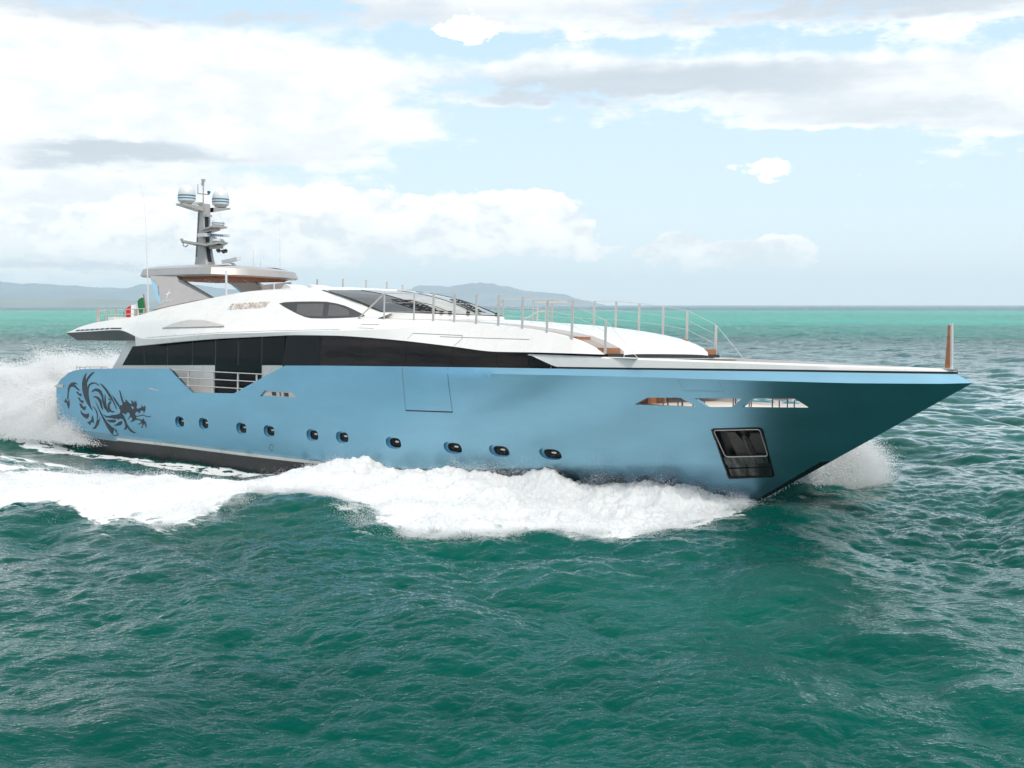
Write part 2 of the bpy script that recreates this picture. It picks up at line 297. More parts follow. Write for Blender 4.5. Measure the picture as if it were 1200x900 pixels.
D_={'sheer':[[43.47,4.261],[43.236,4.254],[42.16,4.236],[40.824,4.213],[39.442,4.194],[37.991,4.167],[36.46,4.136],[34.826,4.105],[33.056,4.067],[29.76,4.006],[24.808,3.9],[20.321,3.793],[17.939,3.723],[16.245,3.1],[14.586,2.476],[11.629,2.379],[10.813,2.821],[9.946,3.336],[6.617,3.236],[3.62,3.138],[2.43,3.068],[1.695,2.974],[1.195,2.855],[0.515,2.543],[-0.007,2.191]],'stripe_t':[[5.684,0.018],[9.86,0.062],[14.784,0.056],[18.141,0.072],[21.249,0.111],[24.676,0.162]],'openings':[[[34.227,2.986],[34.699,3.226],[35.784,3.271],[36.191,3.006],[34.312,2.949]],[[36.231,3.274],[37.678,3.324],[37.272,3.041],[36.54,3.008]],[[37.58,3.054],[37.985,3.336],[39.196,3.378],[39.495,3.119]]],'slot':[[16.334,2.451],[16.63,2.677],[18.293,2.709],[18.666,2.475]],'anchor':[[36.418,2.268],[36.481,2.302],[36.589,2.318],[37.849,2.417],[37.926,2.391],[37.953,2.311],[37.785,0.882],[37.714,0.815],[36.378,0.659],[36.35,0.724]],'cutw':[[36.706,-0.282],[36.981,-0.016],[39.259,1.406],[39.803,1.48]],'doorseam':[[24.631,3.849],[24.834,2.321],[27.105,2.381],[26.928,3.907]],'ports':[[10.689,1.066],[12.448,1.098],[15.08,1.064],[16.909,1.066],[19.602,1.083],[21.357,1.119],[24.138,1.101],[26.876,1.106],[28.786,1.125],[30.717,1.14]],'fair':[[-0.247,2.306],[-0.211,2.12],[0.673,2.137],[0.762,2.285]],'dragon':[[[1.063,1.599],[1.103,1.868],[1.135,2.115],[1.264,2.285],[1.474,2.395],[1.764,2.435],[2.008,2.396],[2.168,2.301],[1.966,2.354],[1.802,2.347],[2.003,2.213],[2.309,2.084],[2.203,2.047],[1.96,2.118],[1.758,2.199],[1.511,2.213],[1.343,2.124],[1.238,1.915],[1.18,1.584]],[[0.955,1.635],[0.739,1.418],[0.991,1.41],[1.112,1.211],[1.217,1.093],[1.298,1.344],[1.286,1.507],[1.205,1.585],[1.143,1.459],[1.035,1.495]],[[1.916,1.986],[2.12,1.995],[2.239,1.899],[2.482,1.93],[2.414,1.765],[2.157,1.834]],[[2.073,1.729],[2.235,1.724],[2.394,1.602],[2.675,1.596],[2.551,1.448],[2.271,1.556]],[[2.212,1.451],[2.43,1.442],[2.588,1.309],[2.869,1.344],[2.825,1.18],[2.664,1.139],[2.345,1.256]],[[2.302,1.152],[2.54,1.003],[2.859,0.96],[3.115,1.035],[3.135,0.875],[2.934,0.743],[2.656,0.807],[2.378,0.953]],[[3.398,0.97],[3.528,0.858],[3.577,0.58],[3.327,0.625],[3.244,0.459],[2.93,0.581],[3.249,0.681],[3.37,0.808]],[[2.987,2.957],[2.785,2.83],[2.58,2.621],[2.493,2.375],[2.527,2.094],[2.679,1.778],[2.951,1.469],[3.379,1.19],[3.496,1.156],[3.305,1.386],[3.155,1.72],[3.105,1.918],[3.126,2.16],[3.208,2.292],[3.368,2.387],[3.721,2.441],[4.067,2.352],[4.16,2.355],[3.992,2.436],[3.684,2.503],[3.37,2.483],[3.131,2.381],[2.993,2.235],[2.974,2.435],[3.138,2.642],[3.457,2.846],[3.734,3.003],[3.46,2.954],[3.141,2.802],[2.874,2.572],[2.862,2.752]],[[3.423,1.392],[3.693,1.227],[3.843,0.995],[3.838,0.756],[3.675,0.466],[3.398,0.296],[3.711,0.328],[3.987,0.525],[4.109,0.772],[4.152,0.973],[4.031,0.767],[3.915,0.76],[3.959,1.002],[3.848,1.195],[3.618,1.343]],[[3.359,2.01],[3.48,2.135],[3.755,2.227],[4.064,2.22],[4.293,2.131],[4.442,1.94],[4.497,1.705],[4.562,1.511],[4.767,1.186],[4.505,1.349],[4.358,1.619],[4.287,1.853],[4.06,2.041],[3.752,2.107]],[[3.472,1.795],[3.747,1.876],[4.055,1.823],[4.283,1.695],[4.354,1.46],[4.426,1.226],[4.237,1.335],[4.088,1.566],[3.975,1.68],[3.784,1.782]],[[3.665,1.684],[4.006,1.363],[4.345,1.024],[4.719,0.729],[5.166,0.519],[5.61,0.39],[5.644,0.275],[5.79,0.167],[5.371,0.098],[5.085,0.219],[4.714,0.491],[4.341,0.865],[4.004,1.243]],[[4.147,2.482],[4.376,2.432],[4.752,2.25],[5.123,1.971],[5.415,1.672],[5.667,1.333],[5.557,1.366],[5.266,1.703],[4.971,1.886],[4.599,2.184],[4.298,2.369]],[[5.042,1.692],[4.851,1.565],[4.809,1.365],[4.956,1.216],[5.255,1.161],[5.495,1.245],[5.182,1.248],[5.012,1.376],[5.016,1.534],[5.191,1.66]],[[4.596,2.046],[4.667,1.832],[4.677,1.595],[4.793,1.365],[4.992,1.159],[4.804,1.168],[4.618,1.316],[4.524,1.548],[4.561,1.827]],[[4.346,1.063],[4.725,0.986],[5.177,1.031],[5.699,1.119],[5.843,0.952],[5.547,0.896],[5.1,0.909],[4.647,0.922]],[[4.644,0.795],[5.098,0.838],[5.472,0.872],[5.582,0.8],[5.394,0.71],[5.02,0.707]],[[5.279,0.566],[5.616,0.684],[5.84,0.796],[6.06,0.84],[6.117,0.773],[5.983,0.648],[5.688,0.591]],[[5.198,1.994],[5.492,1.832],[5.87,1.538],[5.78,1.456],[5.635,1.565],[5.344,1.825]],[[4.856,1.821],[5.044,1.803],[5.207,1.732],[5.042,1.712],[4.908,1.765]],[[5.89,1.543],[6.049,1.551],[6.129,1.625],[5.976,1.87],[5.851,2.216],[5.93,2.219],[6.058,1.986],[6.21,1.727],[6.341,1.706],[6.394,1.736],[6.354,1.832],[6.499,1.806],[6.653,1.707],[6.808,1.659],[6.911,1.67],[6.862,1.815],[6.965,1.806],[7.066,1.728],[7.143,1.732],[7.12,1.828],[7.221,1.763],[7.283,1.822],[7.296,1.712],[7.361,1.66],[7.319,1.602],[7.292,1.518],[7.342,1.465],[7.52,1.488],[7.597,1.539],[7.673,1.524],[7.749,1.569],[7.65,1.661],[7.8,1.613],[7.924,1.537],[7.952,1.662],[8.035,1.584],[8.023,1.446],[7.894,1.274],[7.861,1.383],[7.721,1.403],[7.619,1.356],[7.49,1.224],[7.416,1.331],[7.263,1.309],[7.159,1.206],[7.26,1.142],[7.514,1.165],[7.768,1.226],[8.018,1.193],[8.217,1.169],[8.416,1.194],[8.505,1.213],[8.49,1.184],[8.316,1.133],[8.067,1.147],[7.767,1.179],[7.463,1.112],[7.259,1.1],[7.308,1.02],[7.562,1.007],[7.764,0.991],[7.866,1.08],[7.914,0.973],[8.063,0.899],[8.11,0.737],[8.068,0.625],[8.01,0.731],[7.936,0.837],[7.834,0.748],[7.757,0.633],[7.63,0.611],[7.759,0.743],[7.736,0.852],[7.608,0.775],[7.456,0.752],[7.406,0.804],[7.558,0.814],[7.661,0.903],[7.561,0.952],[7.256,0.962],[7.101,0.897],[6.894,0.835],[6.74,0.862],[6.922,0.914],[6.924,1.026],[6.796,1.06],[6.586,0.922],[6.534,0.933],[6.745,1.127],[6.696,1.236],[6.54,1.255],[6.381,1.134],[6.251,1.183],[6.068,1.201],[6.249,1.071],[6.377,0.91],[6.529,0.695],[6.785,0.516],[7.041,0.421],[7.27,0.366],[7.039,0.337],[6.731,0.401],[6.526,0.555],[6.394,0.463],[6.21,0.437],[6.344,0.6],[6.295,0.765],[6.141,0.91],[5.904,0.939],[5.743,0.859],[5.638,0.951],[5.1,0.926],[5.103,1.048],[5.641,1.093],[5.909,1.192],[5.938,1.306],[5.807,1.412]]],'eye':[[6.857,1.537],[6.934,1.555],[7.088,1.507],[7.035,1.415],[6.933,1.457]],'A':[[6.742,-3.9,4.24],[10.98,-3.92,4.561],[13.108,-3.93,4.696],[15.867,-3.95,4.823],[18.617,-3.98,4.933],[20.831,-4.0,4.948],[22.619,-4.0,4.906],[24.595,-4.0,4.822],[27.037,-3.98,4.668],[29.055,-3.9,4.533],[31.114,-3.72,4.552],[33.334,-3.38,4.548]],'Bl':[[7.759,-3.95,4.604],[13.174,-3.98,4.892],[16.264,-4.0,4.99],[18.601,-3.97,5.077],[21.089,-3.93,5.146],[22.947,-3.88,5.206],[25.712,-3.65,5.312],[26.586,-3.5,5.368]],'Dd':[[16.247,-3.4,5.567],[21.72,-3.3,5.609],[23.234,-3.3,5.594],[25.349,-3.3,5.576],[26.427,-3.3,5.539],[27.513,-3.3,5.489],[28.567,-3.3,5.441],[29.668,-3.3,5.351],[30.772,-3.3,5.236],[31.826,-3.28,5.056],[32.524,-3.25,4.833],[33.159,-3.2,4.55]],'E':[[0.901,-3.85,4.794],[1.296,-3.82,4.87],[1.856,-3.75,5.045],[3.291,-3.7,5.291],[5.859,-3.6,5.538],[7.438,-3.5,5.793],[8.297,-3.4,5.97],[9.966,-3.2,6.222],[11.323,-3.0,6.423],[12.586,-2.85,6.595],[13.951,-2.65,6.74],[15.055,-2.5,6.774],[16.055,-2.4,6.788],[17.092,-2.35,6.789],[17.998,-2.3,6.76],[18.633,-2.3,6.654],[19.301,-2.35,6.503],[19.938,-2.4,6.348],[20.657,-2.5,6.18],[21.308,-2.55,6.012],[21.899,-2.6,5.891]],'stan':[[22.767,-3.3,5.603],[24.374,-3.3,5.584],[25.379,-3.3,5.592],[26.439,-3.3,5.54],[27.514,-3.3,5.48],[28.567,-3.3,5.446],[29.668,-3.3,5.351],[30.771,-3.3,5.248],[31.842,-3.3,5.07],[33.16,-3.2,4.531]],'Dx':[[0.9,-3.85,4.8],[3.3,-3.8,5.1],[8.0,-3.72,5.38],[12.0,-3.6,5.5],[16.247,-3.4,5.567],[21.72,-3.3,5.609],[23.234,-3.3,5.594],[25.349,-3.3,5.576],[26.427,-3.3,5.539],[27.513,-3.3,5.489],[28.567,-3.3,5.441],[29.668,-3.3,5.351],[30.772,-3.3,5.236],[31.826,-3.28,5.056],[32.524,-3.25,4.833],[33.159,-3.2,4.55]],'brow':[[15.969,6.21],[16.273,6.261],[16.987,6.285],[18.037,6.294],[18.703,6.283],[19.312,6.215],[19.823,6.129],[20.408,5.998],[20.951,5.862],[21.477,5.727],[21.405,5.686],[20.928,5.655],[20.069,5.624],[19.276,5.606],[18.552,5.613],[18.134,5.663],[17.504,5.793],[16.916,5.942],[16.401,6.077]],'pane1':[[17.142,6.182],[18.639,6.201],[19.167,5.682],[18.162,5.691],[17.436,5.833]],'pane2':[[18.965,6.174],[19.395,6.143],[20.065,6.001],[20.366,5.898],[20.629,5.732],[19.445,5.692]],'name':[[13.066,5.922],[15.212,6.036],[15.088,6.299]],'swoosh':[[9.02,5.106],[9.527,5.271],[10.173,5.409],[10.853,5.49],[11.728,5.478],[12.518,5.393],[13.38,5.275],[13.435,5.218]],'hatch':[[21.833,5.455],[22.83,5.445],[22.726,5.259],[21.81,5.267]],'leg':[[5.658,7.411],[6.269,7.201],[6.974,6.76],[7.523,6.329],[7.608,6.149],[7.099,5.903],[10.185,6.339],[11.213,6.432],[8.076,7.219],[7.635,7.517],[5.992,7.678],[5.661,7.717],[5.467,7.55]],'legfront':[[8.076,7.219],[8.191,7.277],[11.283,6.441],[11.218,6.425]],'legblue':[[5.582,7.429],[6.269,7.201],[6.974,6.76],[7.523,6.329],[7.592,6.165],[7.238,6.329],[6.51,6.763],[5.979,7.137]],'emblem':[[7.724,6.689],[7.931,6.721],[7.954,6.442],[7.769,6.853],[7.642,6.263],[8.354,6.295],[8.318,6.334]]}
# ------------------------------------------------------------------ yacht: hull form
def xstem(z): return 37.16+1.69*z
_ZRX = [0, 12, 25.9, 29.9, 33.2, 35, 38.1, 40.9, 43.1, 43.95]; _ZRZ = [3.3, 3.5, 3.74, 3.8, 3.86, 3.88, 3.89, 3.91, 3.97, 4.02]
def zrub(x): return np.interp(x, _ZRX, _ZRZ)
def zknk(x): return np.interp(x, [0, 24, 27.4, 28.8, 33.9, 36.2, 39.3], [.15, .15, .37, .51, .96, 1.15, 1.4])
def hb(x, z):
    """half breadth of the hull at station x, height z"""
    x, z = np.broadcast_arrays(np.asarray(x, float), np.asarray(z, float))
    zr = zrub(x); zk = zknk(x); zc = np.minimum(z, zr)
    def ip(v):
        lo = np.clip((zc+1.5)/1.5, 0, 1); mi = np.clip(zc/zk, 0, 1); hi = np.clip((zc-zk)/(4.0-zk), 0, 1)
        return np.where(zc < 0, v[0]+(v[1]-v[0])*lo, np.where(zc < zk, v[1]+(v[2]-v[1])*mi, v[2]+(v[3]-v[2])*hi))
    Bm = ip([3.3, 3.85, 4.0, 4.1]); Le = ip([19, 18, 16, 17]); p = ip([1.4, 1.45, 1.7, 2.2])
    st = 1-.05*np.clip(1-x/12, 0, 1)**2; t = np.clip((xstem(zc)-x)/Le, 0, 1)
    return np.maximum(Bm*st*(1-(1-t)**p)-np.interp(x, [25, 32], [0, .8])*np.maximum(z-zr, 0), 0.0)
def H(x, z, off=0.0, sg=-1):
    return (float(x), float(sg*max(hb(x, z)+off, 0)), float(z))
sheer = D_['sheer']
shx = np.array([p[0] for p in sheer])[::-1]; shz = np.array([p[1] for p in sheer])[::-1]
def zsheer(x): return np.interp(x, shx, shz)
yacht = bpy.data.objects.new('motor_yacht', None); COL.objects.link(yacht); yacht.matrix_world = YM
setp(yacht, 'long metallic blue and white motor yacht with a dark dragon on its side', 'yacht')

def superell(cx, cz, a, b, n=3.2, k=40, skew=0.0):
    out = []
    for i in range(k):
        t = 6.28318*i/k; c, s_ = math.cos(t), math.sin(t)
        u, v = a*math.copysign(abs(c)**(2/n), c), b*math.copysign(abs(s_)**(2/n), s_); out.append((cx+u-skew*v, cz+v))
    return out
ports = [superell(x, z, .33+.0018*(x-10)+(.02 if x > 23 else 0), .245-.0022*(x-10), 2.7, 40, .10) for x, z in D_['ports']]
opens = [rpoly(p, .03, 2) for p in ([D_['openings'][0][i] for i in (0, 1, 2, 3)], D_['openings'][1], D_['openings'][2])]
slot = rpoly(D_['slot'], .03, 2)
anch = D_['anchor']
holes = [(h, .15) for h in ports] + [(h, .14) for h in opens] + [(slot, .07), (anch, .34)]
outline = [(.25, -1.5), (34.62, -1.5), (43.95, 4.02)] + [tuple(p) for p in sheer] + [(0, 1.44), (.1, .62)]
outl = subd(outline, .4)
stx = [p[0] for p in D_['stripe_t']]+[33, 36.9]; stz = [p[1] for p in D_['stripe_t']]+[.12, -.02]
def zst(x): return np.interp(x, stx, stz)
cons = [[(x, float(zrub(x))) for x in np.linspace(25, 43.9, 50)], [(x, float(zst(x))) for x in np.linspace(5.3, 36.7, 60)],
        [(x, float(zst(x)-.13)) for x in np.linspace(5.3, 36.55, 60)], [(x, -.16) for x in np.linspace(.3, 5.3, 12)], [(x, float(zknk(x))) for x in np.linspace(24.5, 39.1, 40)],
        subd(D_['cutw'], .3, False)]
V2, F2, cen = patch2d(outl, [h for h, _ in holes], cons, .33, .24)
cutw = D_['cutw']+[(41, 1.5), (37, -.8)]
mi = np.zeros(len(F2), int)
fw_ = cen[:, 0] > 5.3
mi[fw_ & (cen[:, 1] < zst(cen[:, 0]))] = 1
mi[fw_ & (cen[:, 1] < zst(cen[:, 0])-.13)] = 2
mi[~fw_ & (cen[:, 1] < -.16)] = 2
mi[pip(cen, cutw)] = 3
mb = MB(); HBV = hb(V2[:, 0], V2[:, 1])
for sg in (-1, 1):
    k = len(mb.v); mb.v += [(float(x), float(sg*b), float(z)) for (x, z), b in zip(V2, HBV)]
    mb.f += [tuple(int(k+i) for i in (f if sg < 0 else f[::-1])) for f in F2]; mb.m += [int(q) for q in mi]
# tunnel walls of the openings, capping rail of the bulwark
for sg in (-1, 1):
    for h, d in holes:
        n = len(h); a = [H(x, z, 0, sg) for x, z in h]; b = [H(x, z, -d, sg) for x, z in h]
        mb.add(a+b, [((i, (i+1) % n, n+(i+1) % n, n+i) if sg > 0 else (n+i, n+(i+1) % n, (i+1) % n, i)) for i in range(n)], 0)
    sh = subd([tuple(p) for p in sheer], .3, False); n = len(sh)
    a = [H(x, z, 0, sg) for x, z in sh]; b = [H(x, z, -.14, sg) for x, z in sh]
    mb.add(a+b, [((i, n+i, n+i+1, i+1) if sg > 0 else (i, i+1, n+i+1, n+i)) for i in range(n-1)], 0)
# transom and bottom
tr_ = [(-.007, 2.191), (0, 1.44), (.1, .62), (.25, -1.5)]
mb.grid([[H(x, z, 0, -1), H(x, z, 0, 1)] for x, z in tr_], 0)
bx = np.linspace(.25, 34.6, 40)
for sg in (-1, 1): mb.grid([[H(x, -1.5, 0, sg), (float(x), 0, -2.2+.7*max(0, (x-24)/10.6)**2)] for x in bx], 2)
hull = mb.build('hull', ['hull', 'white', 'bottom', 'cutw'], yacht, 24, fixn=False)

# inner bulwarks and decks
o1 = subd([(.35, 2.3)]+[(17.9, 2.3)]+[tuple(p) for p in sheer[12:-1]], .6)
for (ol, hs, sp) in ((o1, [], .8), (subd([(31, 2.88), (42.0, 2.88), (43.2, 4.2)]+[tuple(p) for p in sheer[2:10]]+[(31, 4.02)], .5), opens, .5)):
    v, f, _ = patch2d(ol, hs, (), sp, .4); bb = np.maximum(hb(v[:, 0], v[:, 1])-.14, 0)
    for sg in (-1, 1):
        mb = MB(); mb.add([(float(x), float(sg*b), float(z)) for (x, z), b in zip(v, bb)], [tuple(int(i) for i in (f_ if sg > 0 else f_[::-1])) for f_ in f]); mb.build('inner_bulwark', ['white'], yacht, fixn=False)
def deckplate(name, x0, x1, z, inset, m, n=24, zb=None):
    mb = MB(); xs = np.linspace(x0, x1, n)
    mb.grid([[(float(x), float(-max(hb(x, z)-inset, .0)), z), (float(x), float(max(hb(x, z)-inset, .0)), z)] for x in xs])
    return mb.build(name, [m], yacht)
deckplate('main_deck', .1, 18, 2.34, .13, 'oteak'); deckplate('fore_deck', 31.2, 42.0, 2.92, .13, 'cream')
mb = MB(); mb.grid([[(31.2, s_*(float(hb(31.2, min(z, 4.0)))-.16-.1*(z > 4)), z) for z in (2.9, 3.4, 3.9, 4.45)] for s_ in (-1, 1)]); mb.build('fore_bulkhead', ['cream'], yacht)

def ribbon(name, pts, wd, off, m, parent=yacht, step=.25, surf=hb):
    pts = subd([tuple(p) for p in pts], step, False); P = [np.array(p) for p in pts]; rows = []
    for i, p in enumerate(P):
        t = P[min(i+1, len(P)-1)]-P[max(i-1, 0)]; t /= np.linalg.norm(t); nn = np.array([-t[1], t[0]])*wd/2
        rows.append([(q[0], -(float(surf(*q))+off), q[1]) for q in (p-nn, p+nn)])
    mb = MB(); mb.grid(rows); return mb.build(name, [m], parent, fixn=False)
def decal(name, polys, off, mats, parent=yacht, surf=hb, step=.3, mis=None):
    mb = MB()
    for pi, p in enumerate(polys):
        v, f, _ = patch2d(subd([tuple(q) for q in p], step), (), (), step*1.5, step*1.5)
        bb = [float(surf(x, z))+off for x, z in v]
        mb.add([(x, -b, z) for (x, z), b in zip(v, bb)], [tuple(int(i) for i in t) for t in f], mis[pi] if mis else 0)
    return mb.build(name, mats, parent, fixn=False)
# portholes
for h in ports:
    c = np.mean(np.array(h), axis=0); mb = MB(); n = len(h)
    inn = [tuple(c+(np.array(q)-c)*1.02) for q in h]
    ring = [tuple(c+(np.array(q)-c)*.80) for q in h]
    mb.add([H(x, z, -.145) for x, z in inn], [tuple(range(n))], 0)
    p = mb.build('porthole', ['glass'], yacht, fixn=False)
    r1 = MB(); r1.add([H(x, z, -.12) for x, z in inn]+[H(x, z, -.12) for x, z in ring]+[H(x, z, -.145) for x, z in ring], [(i, (i+1) % n, n+(i+1) % n, n+i) for i in range(n)]+[(n+i, n+(i+1) % n, 2*n+(i+1) % n, 2*n+i) for i in range(n)])
    r1.build('rim', ['hull'], p)
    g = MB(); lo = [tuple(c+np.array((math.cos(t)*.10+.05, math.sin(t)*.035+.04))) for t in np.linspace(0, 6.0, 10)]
    g.add([H(x, z, -.14) for x, z in lo], [tuple(range(10))]); g.build('blind', ['cream'], p, fixn=False)  # small cream ellipse painted as a highlight on the porthole glass
# boarding door seam, fairlead, drain, dragon
ribbon('door_seam', D_['doorseam'][:2], .013, .004, 'dgrey'); ribbon('door_seam', D_['doorseam'][2:], .013, .004, 'black')
ribbon('door_seam', D_['doorseam'][1:3], .045, .006, 'black')
decal('dragon_emblem', D_['dragon'], .006, ['decal'])
decal('dragon_eye', [D_['eye']], .009, ['hull'])
decal('stern_light', [D_['fair'][1:3]+[D_['fair'][3]]+[(-.0, 2.25)]], .02, ['steel'])
ribbon('drain_ring', superell(17.05, .42, .13, .13, 2, 14), .03, .006, 'dgrey', step=.1)
ribbon('shell_seam', [(35.9, 3.85), (35.95, 3.5), (37.2, 3.52), (37.15, 3.85)], .006, .003, 'dgrey')
ribbon('scuff_plate', [(8.35, 2.42), (9.1, 2.36)], .05, .006, 'steel')
# slot with its steel plate
mb = MB(); n = len(slot); mb.add([H(x, z, -.068) for x, z in slot], [tuple(range(n))], 0)
sv = mb.build('hull_vent', ['steel'], yacht, fixn=False)
sx0, sx1 = D_['slot'][0][0], D_['slot'][3][0]
for x0, x1, m in ((.72, 1.0, 'black'), (1.08, 1.14, 'antler'), (1.22, 1.3, 'anchor'), (1.36, 1.42, 'antler'), (1.5, 1.78, 'black')):
    mb = MB(); q = [(sx0+x0-.02, 2.50), (sx0+x1-.02, 2.50), (sx0+x1-.05, 2.65), (sx0+x0-.05, 2.65)]
    mb.add([H(x, z, -.060) for x, z in q], [(0, 1, 2, 3)]); mb.build('vent_opening' if m == 'black' else 'vent_bar', [m], sv, fixn=False)
# anchor pocket
ap = MB(); n = len(anch); ap.add([H(x, z, -.335) for x, z in anch], [tuple(range(n))], 0)
c = np.mean(np.array(anch), axis=0); inn = [tuple(c+(np.array(q)-c)*np.array((.955, .965))) for q in anch]; out_ = [tuple(c+(np.array(q)-c)*np.array((1.02, 1.015))) for q in anch]
ap.add([H(x, z, .012) for x, z in out_]+[H(x, z, .012) for x, z in inn]+[H(x, z, -.33) for x, z in inn], [(i, (i+1) % n, n+(i+1) % n, n+i) for i in range(n)]+[(n+i, n+(i+1) % n, 2*n+(i+1) % n, 2*n+i) for i in range(n)])
apo = ap.build('anchor_pocket', ['black'], yacht, 30, fixn=False)
lower = [p for p in subd(inn, .1) if p[1] < 1.36]; zc_ = sorted(lower, key=lambda p: p[0])
pl = MB(); xa, xb = 36.40, 37.80; rows = []
for z, d in ((.70, -.03), (.98, -.05), (.99, -.10), (1.12, -.11), (1.13, -.04), (1.38, -.05)):
    x0 = xa+.02+.012*z; x1 = 37.71+.055*(z-.7); zz = lambda x: z+(x-xa)*.10
    rows.append([H(x, zz(x), d) for x in np.linspace(x0, x1, 8)])
pl.grid(rows); pl.build('wear_plate', ['wetsteel'], apo, 20, fixn=False)
fr = rpoly([(36.47, 2.26), (37.86, 2.36), (37.81, 1.50), (36.53, 1.40)], .09, 4)
mb = MB(); mb.tube([H(x, z, .0) for x, z in fr]+[H(*fr[0], .0)], .017, 8); mb.build('pocket_frame', ['steel'], apo)
def an(u, v, d): return H(36.5+(u-130)/440*1.36, 2.27-(v-185)/215*.82, d)
am = MB()
am.prism([an(u, v, -.20) for u, v in ((205, 205), (285, 195), (330, 260), (348, 372), (268, 402), (225, 402))], (0, .06, 0))
am.prism([an(u, v, -.20) for u, v in ((400, 250), (440, 198), (520, 195), (548, 382), (410, 366))], (0, .06, 0))
am.prism([an(u, v, -.13) for u, v in ((345, 290), (352, 235), (375, 215), (398, 235), (408, 290), (412, 385), (342, 385))], (0, .10, 0))
am.tube([an(375, 240, -.12), an(378, 330, -.10), an(378, 380, -.12)], .05, 8)
am.prism([an(u, v, -.16) for u, v in ((215, 405), (370, 375), (550, 388), (550, 400), (370, 392), (225, 415))], (0, .08, 0))
am.build('anchor', ['anchor'], apo)

# ------------------------------------------------------------------ white cap along the bow bulwark
for sg in (-1, 1):
    mb = MB(); bl = MB(); rows = []; rb = []
    for x in np.concatenate([np.linspace(30.35, 31.5, 8), np.linspace(31.9, 43.2, 50), [43.36, 43.5]]):
        zt = 4.49-.09*(x-30.4)/13; zl = zsheer(x)+.065; f_ = np.clip((x-30.4)/1.05, 0, 1); zl = zt-.012-(zt-.012-zl)*f_
        b = max(float(hb(x, zsheer(x)))-.03, .0); q = lambda d, z: (float(x), sg*max(b-d, 0.0), float(z))
        rows.append([q(.02, zl), q(.035, zt-.05), q(.085, zt), q(.55, zt+.005), q(.55, zt-.2)])
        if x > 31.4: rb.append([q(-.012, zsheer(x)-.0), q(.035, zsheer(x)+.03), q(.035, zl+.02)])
    mb.grid(rows, flip=sg < 0); mb.build('bulwark_cap', ['white'], yacht, 35, fixn=False)
    bl.grid(rb, flip=sg < 0); bl.build('shadow_gap', ['black'], yacht, 35, fixn=False)  # black strip painted as the shade beneath the cap
# jackstaff on the bow
mb = MB(); mb.prism([(43.12, -.035, 4.40), (43.27, -.035, 4.40), (43.235, -.035, 5.66), (43.175, -.035, 5.66)], (0, .03, 0), 0)
js = mb.build('jackstaff', ['teak'], yacht)
mb = MB(); mb.prism([(43.09, -.004, 4.40), (43.33, -.004, 4.40), (43.29, -.004, 5.72), (43.19, -.004, 5.72)], (0, .07, 0)); mb.box((43.2, 0, 4.40), (.4, .16, .03)); mb.build('staff_channel', ['antler'], js)

# ------------------------------------------------------------------ house side and glass
def zwin(x): return np.interp(x, [4.92, 8.87, 12.06, 16.72, 17.7], [3.34, 3.46, 3.56, 3.70, 3.72])
def ztop3(x): return np.interp(x, [4.9, 5.78, 10.07, 12.22, 15.0, 17.9], [3.30, 4.23, 4.55, 4.69, 4.81, 4.92])
for sg in (-1, 1):
    mb = MB(); y = 3.28*sg
    mb.prism([(4.15, y, 2.34), (17.9, y, 2.34), (17.9, y, 4.98), (7.0, y, 4.7), (5.35, y, 4.50), (4.05, y, 3.15)], (0, -.15*sg, 0)); mb.build('house_side', ['white'], yacht)
    cuts = [4.92, 6.75, 8.6, 10.5, 12.2, 13.8, 15.4, 17.85]
    for a, b in zip(cuts[:-1], cuts[1:]):
        xs = np.unique(np.concatenate([np.linspace(a+.012, b-.012, 6), [5.78] if a < 5.78 < b else []]))
        mb = MB(); mb.grid([[(float(x), sg*3.295, float(zwin(x))), (float(x), sg*3.295, float(max(ztop3(x), zwin(x)+.005)))] for x in xs], flip=sg < 0); mb.build('saloon_window', ['glass'], yacht, fixn=False)
    mb = MB(); mb.prism([(12.2, y+.012*sg, 2.38), (15.4, y+.012*sg, 2.38), (15.4, y+.012*sg, 3.69), (12.2, y+.012*sg, 3.57)], (0, .02*sg, 0))
    mb.build('side_door', ['glass'], yacht)
mb = MB(); mb.grid([[(4.3, -3.2, 2.34), (5.2, -3.2, 4.5)], [(4.3, 3.2, 2.34), (5.2, 3.2, 4.5)]]); mb.build('cockpit_bulkhead', ['glass'], yacht)
mb = MB(); mb.grid([[(17.75, -4.0, 2.4), (17.75, -4.0, 4.9)], [(17.75, 4.0, 2.4), (17.75, 4.0, 4.9)]]); mb.build('bulkhead', ['black'], yacht)

def cur(name, ext=()):
    P = np.array(list(ext)+[list(q) for q in D_[name]]); P = P[np.argsort(P[:, 0])]
    return pch(P[:, 0], P[:, 1]), pch(P[:, 0], P[:, 2])
Ay, Az = cur('A'); Dy, Dz = cur2 = (lambda P: (pch(P[:, 0], P[:, 1]), pch(P[:, 0], P[:, 2])))(np.array(D_['Dx']))
Ey, Ez = cur('E', [(22.5, -2.64, 5.80)]); By_, Bz_ = cur('Bl', [(.9, -3.85, 4.775), (3.2, -3.92, 4.87), (5.65, -3.93, 4.965)])
def Bc(x):
    t = float(np.clip((x-23.5)/3.0, 0, 1)); t = t*t*(3-2*t); f = .22; q = (Dy(x)+(Ay(x)-Dy(x))*f, Dz(x)+(Az(x)-Dz(x))*f)
    return By_(x)*(1-t)+q[0]*t, Bz_(x)*(1-t)+q[1]*t
def pt(x, y, z, sg): return (float(x), float(abs(y)*sg), float(z))
cutsg = [17.7, 20.0, 22.3, 24.72, 27.02, 29.05, 30.3, 33.3]
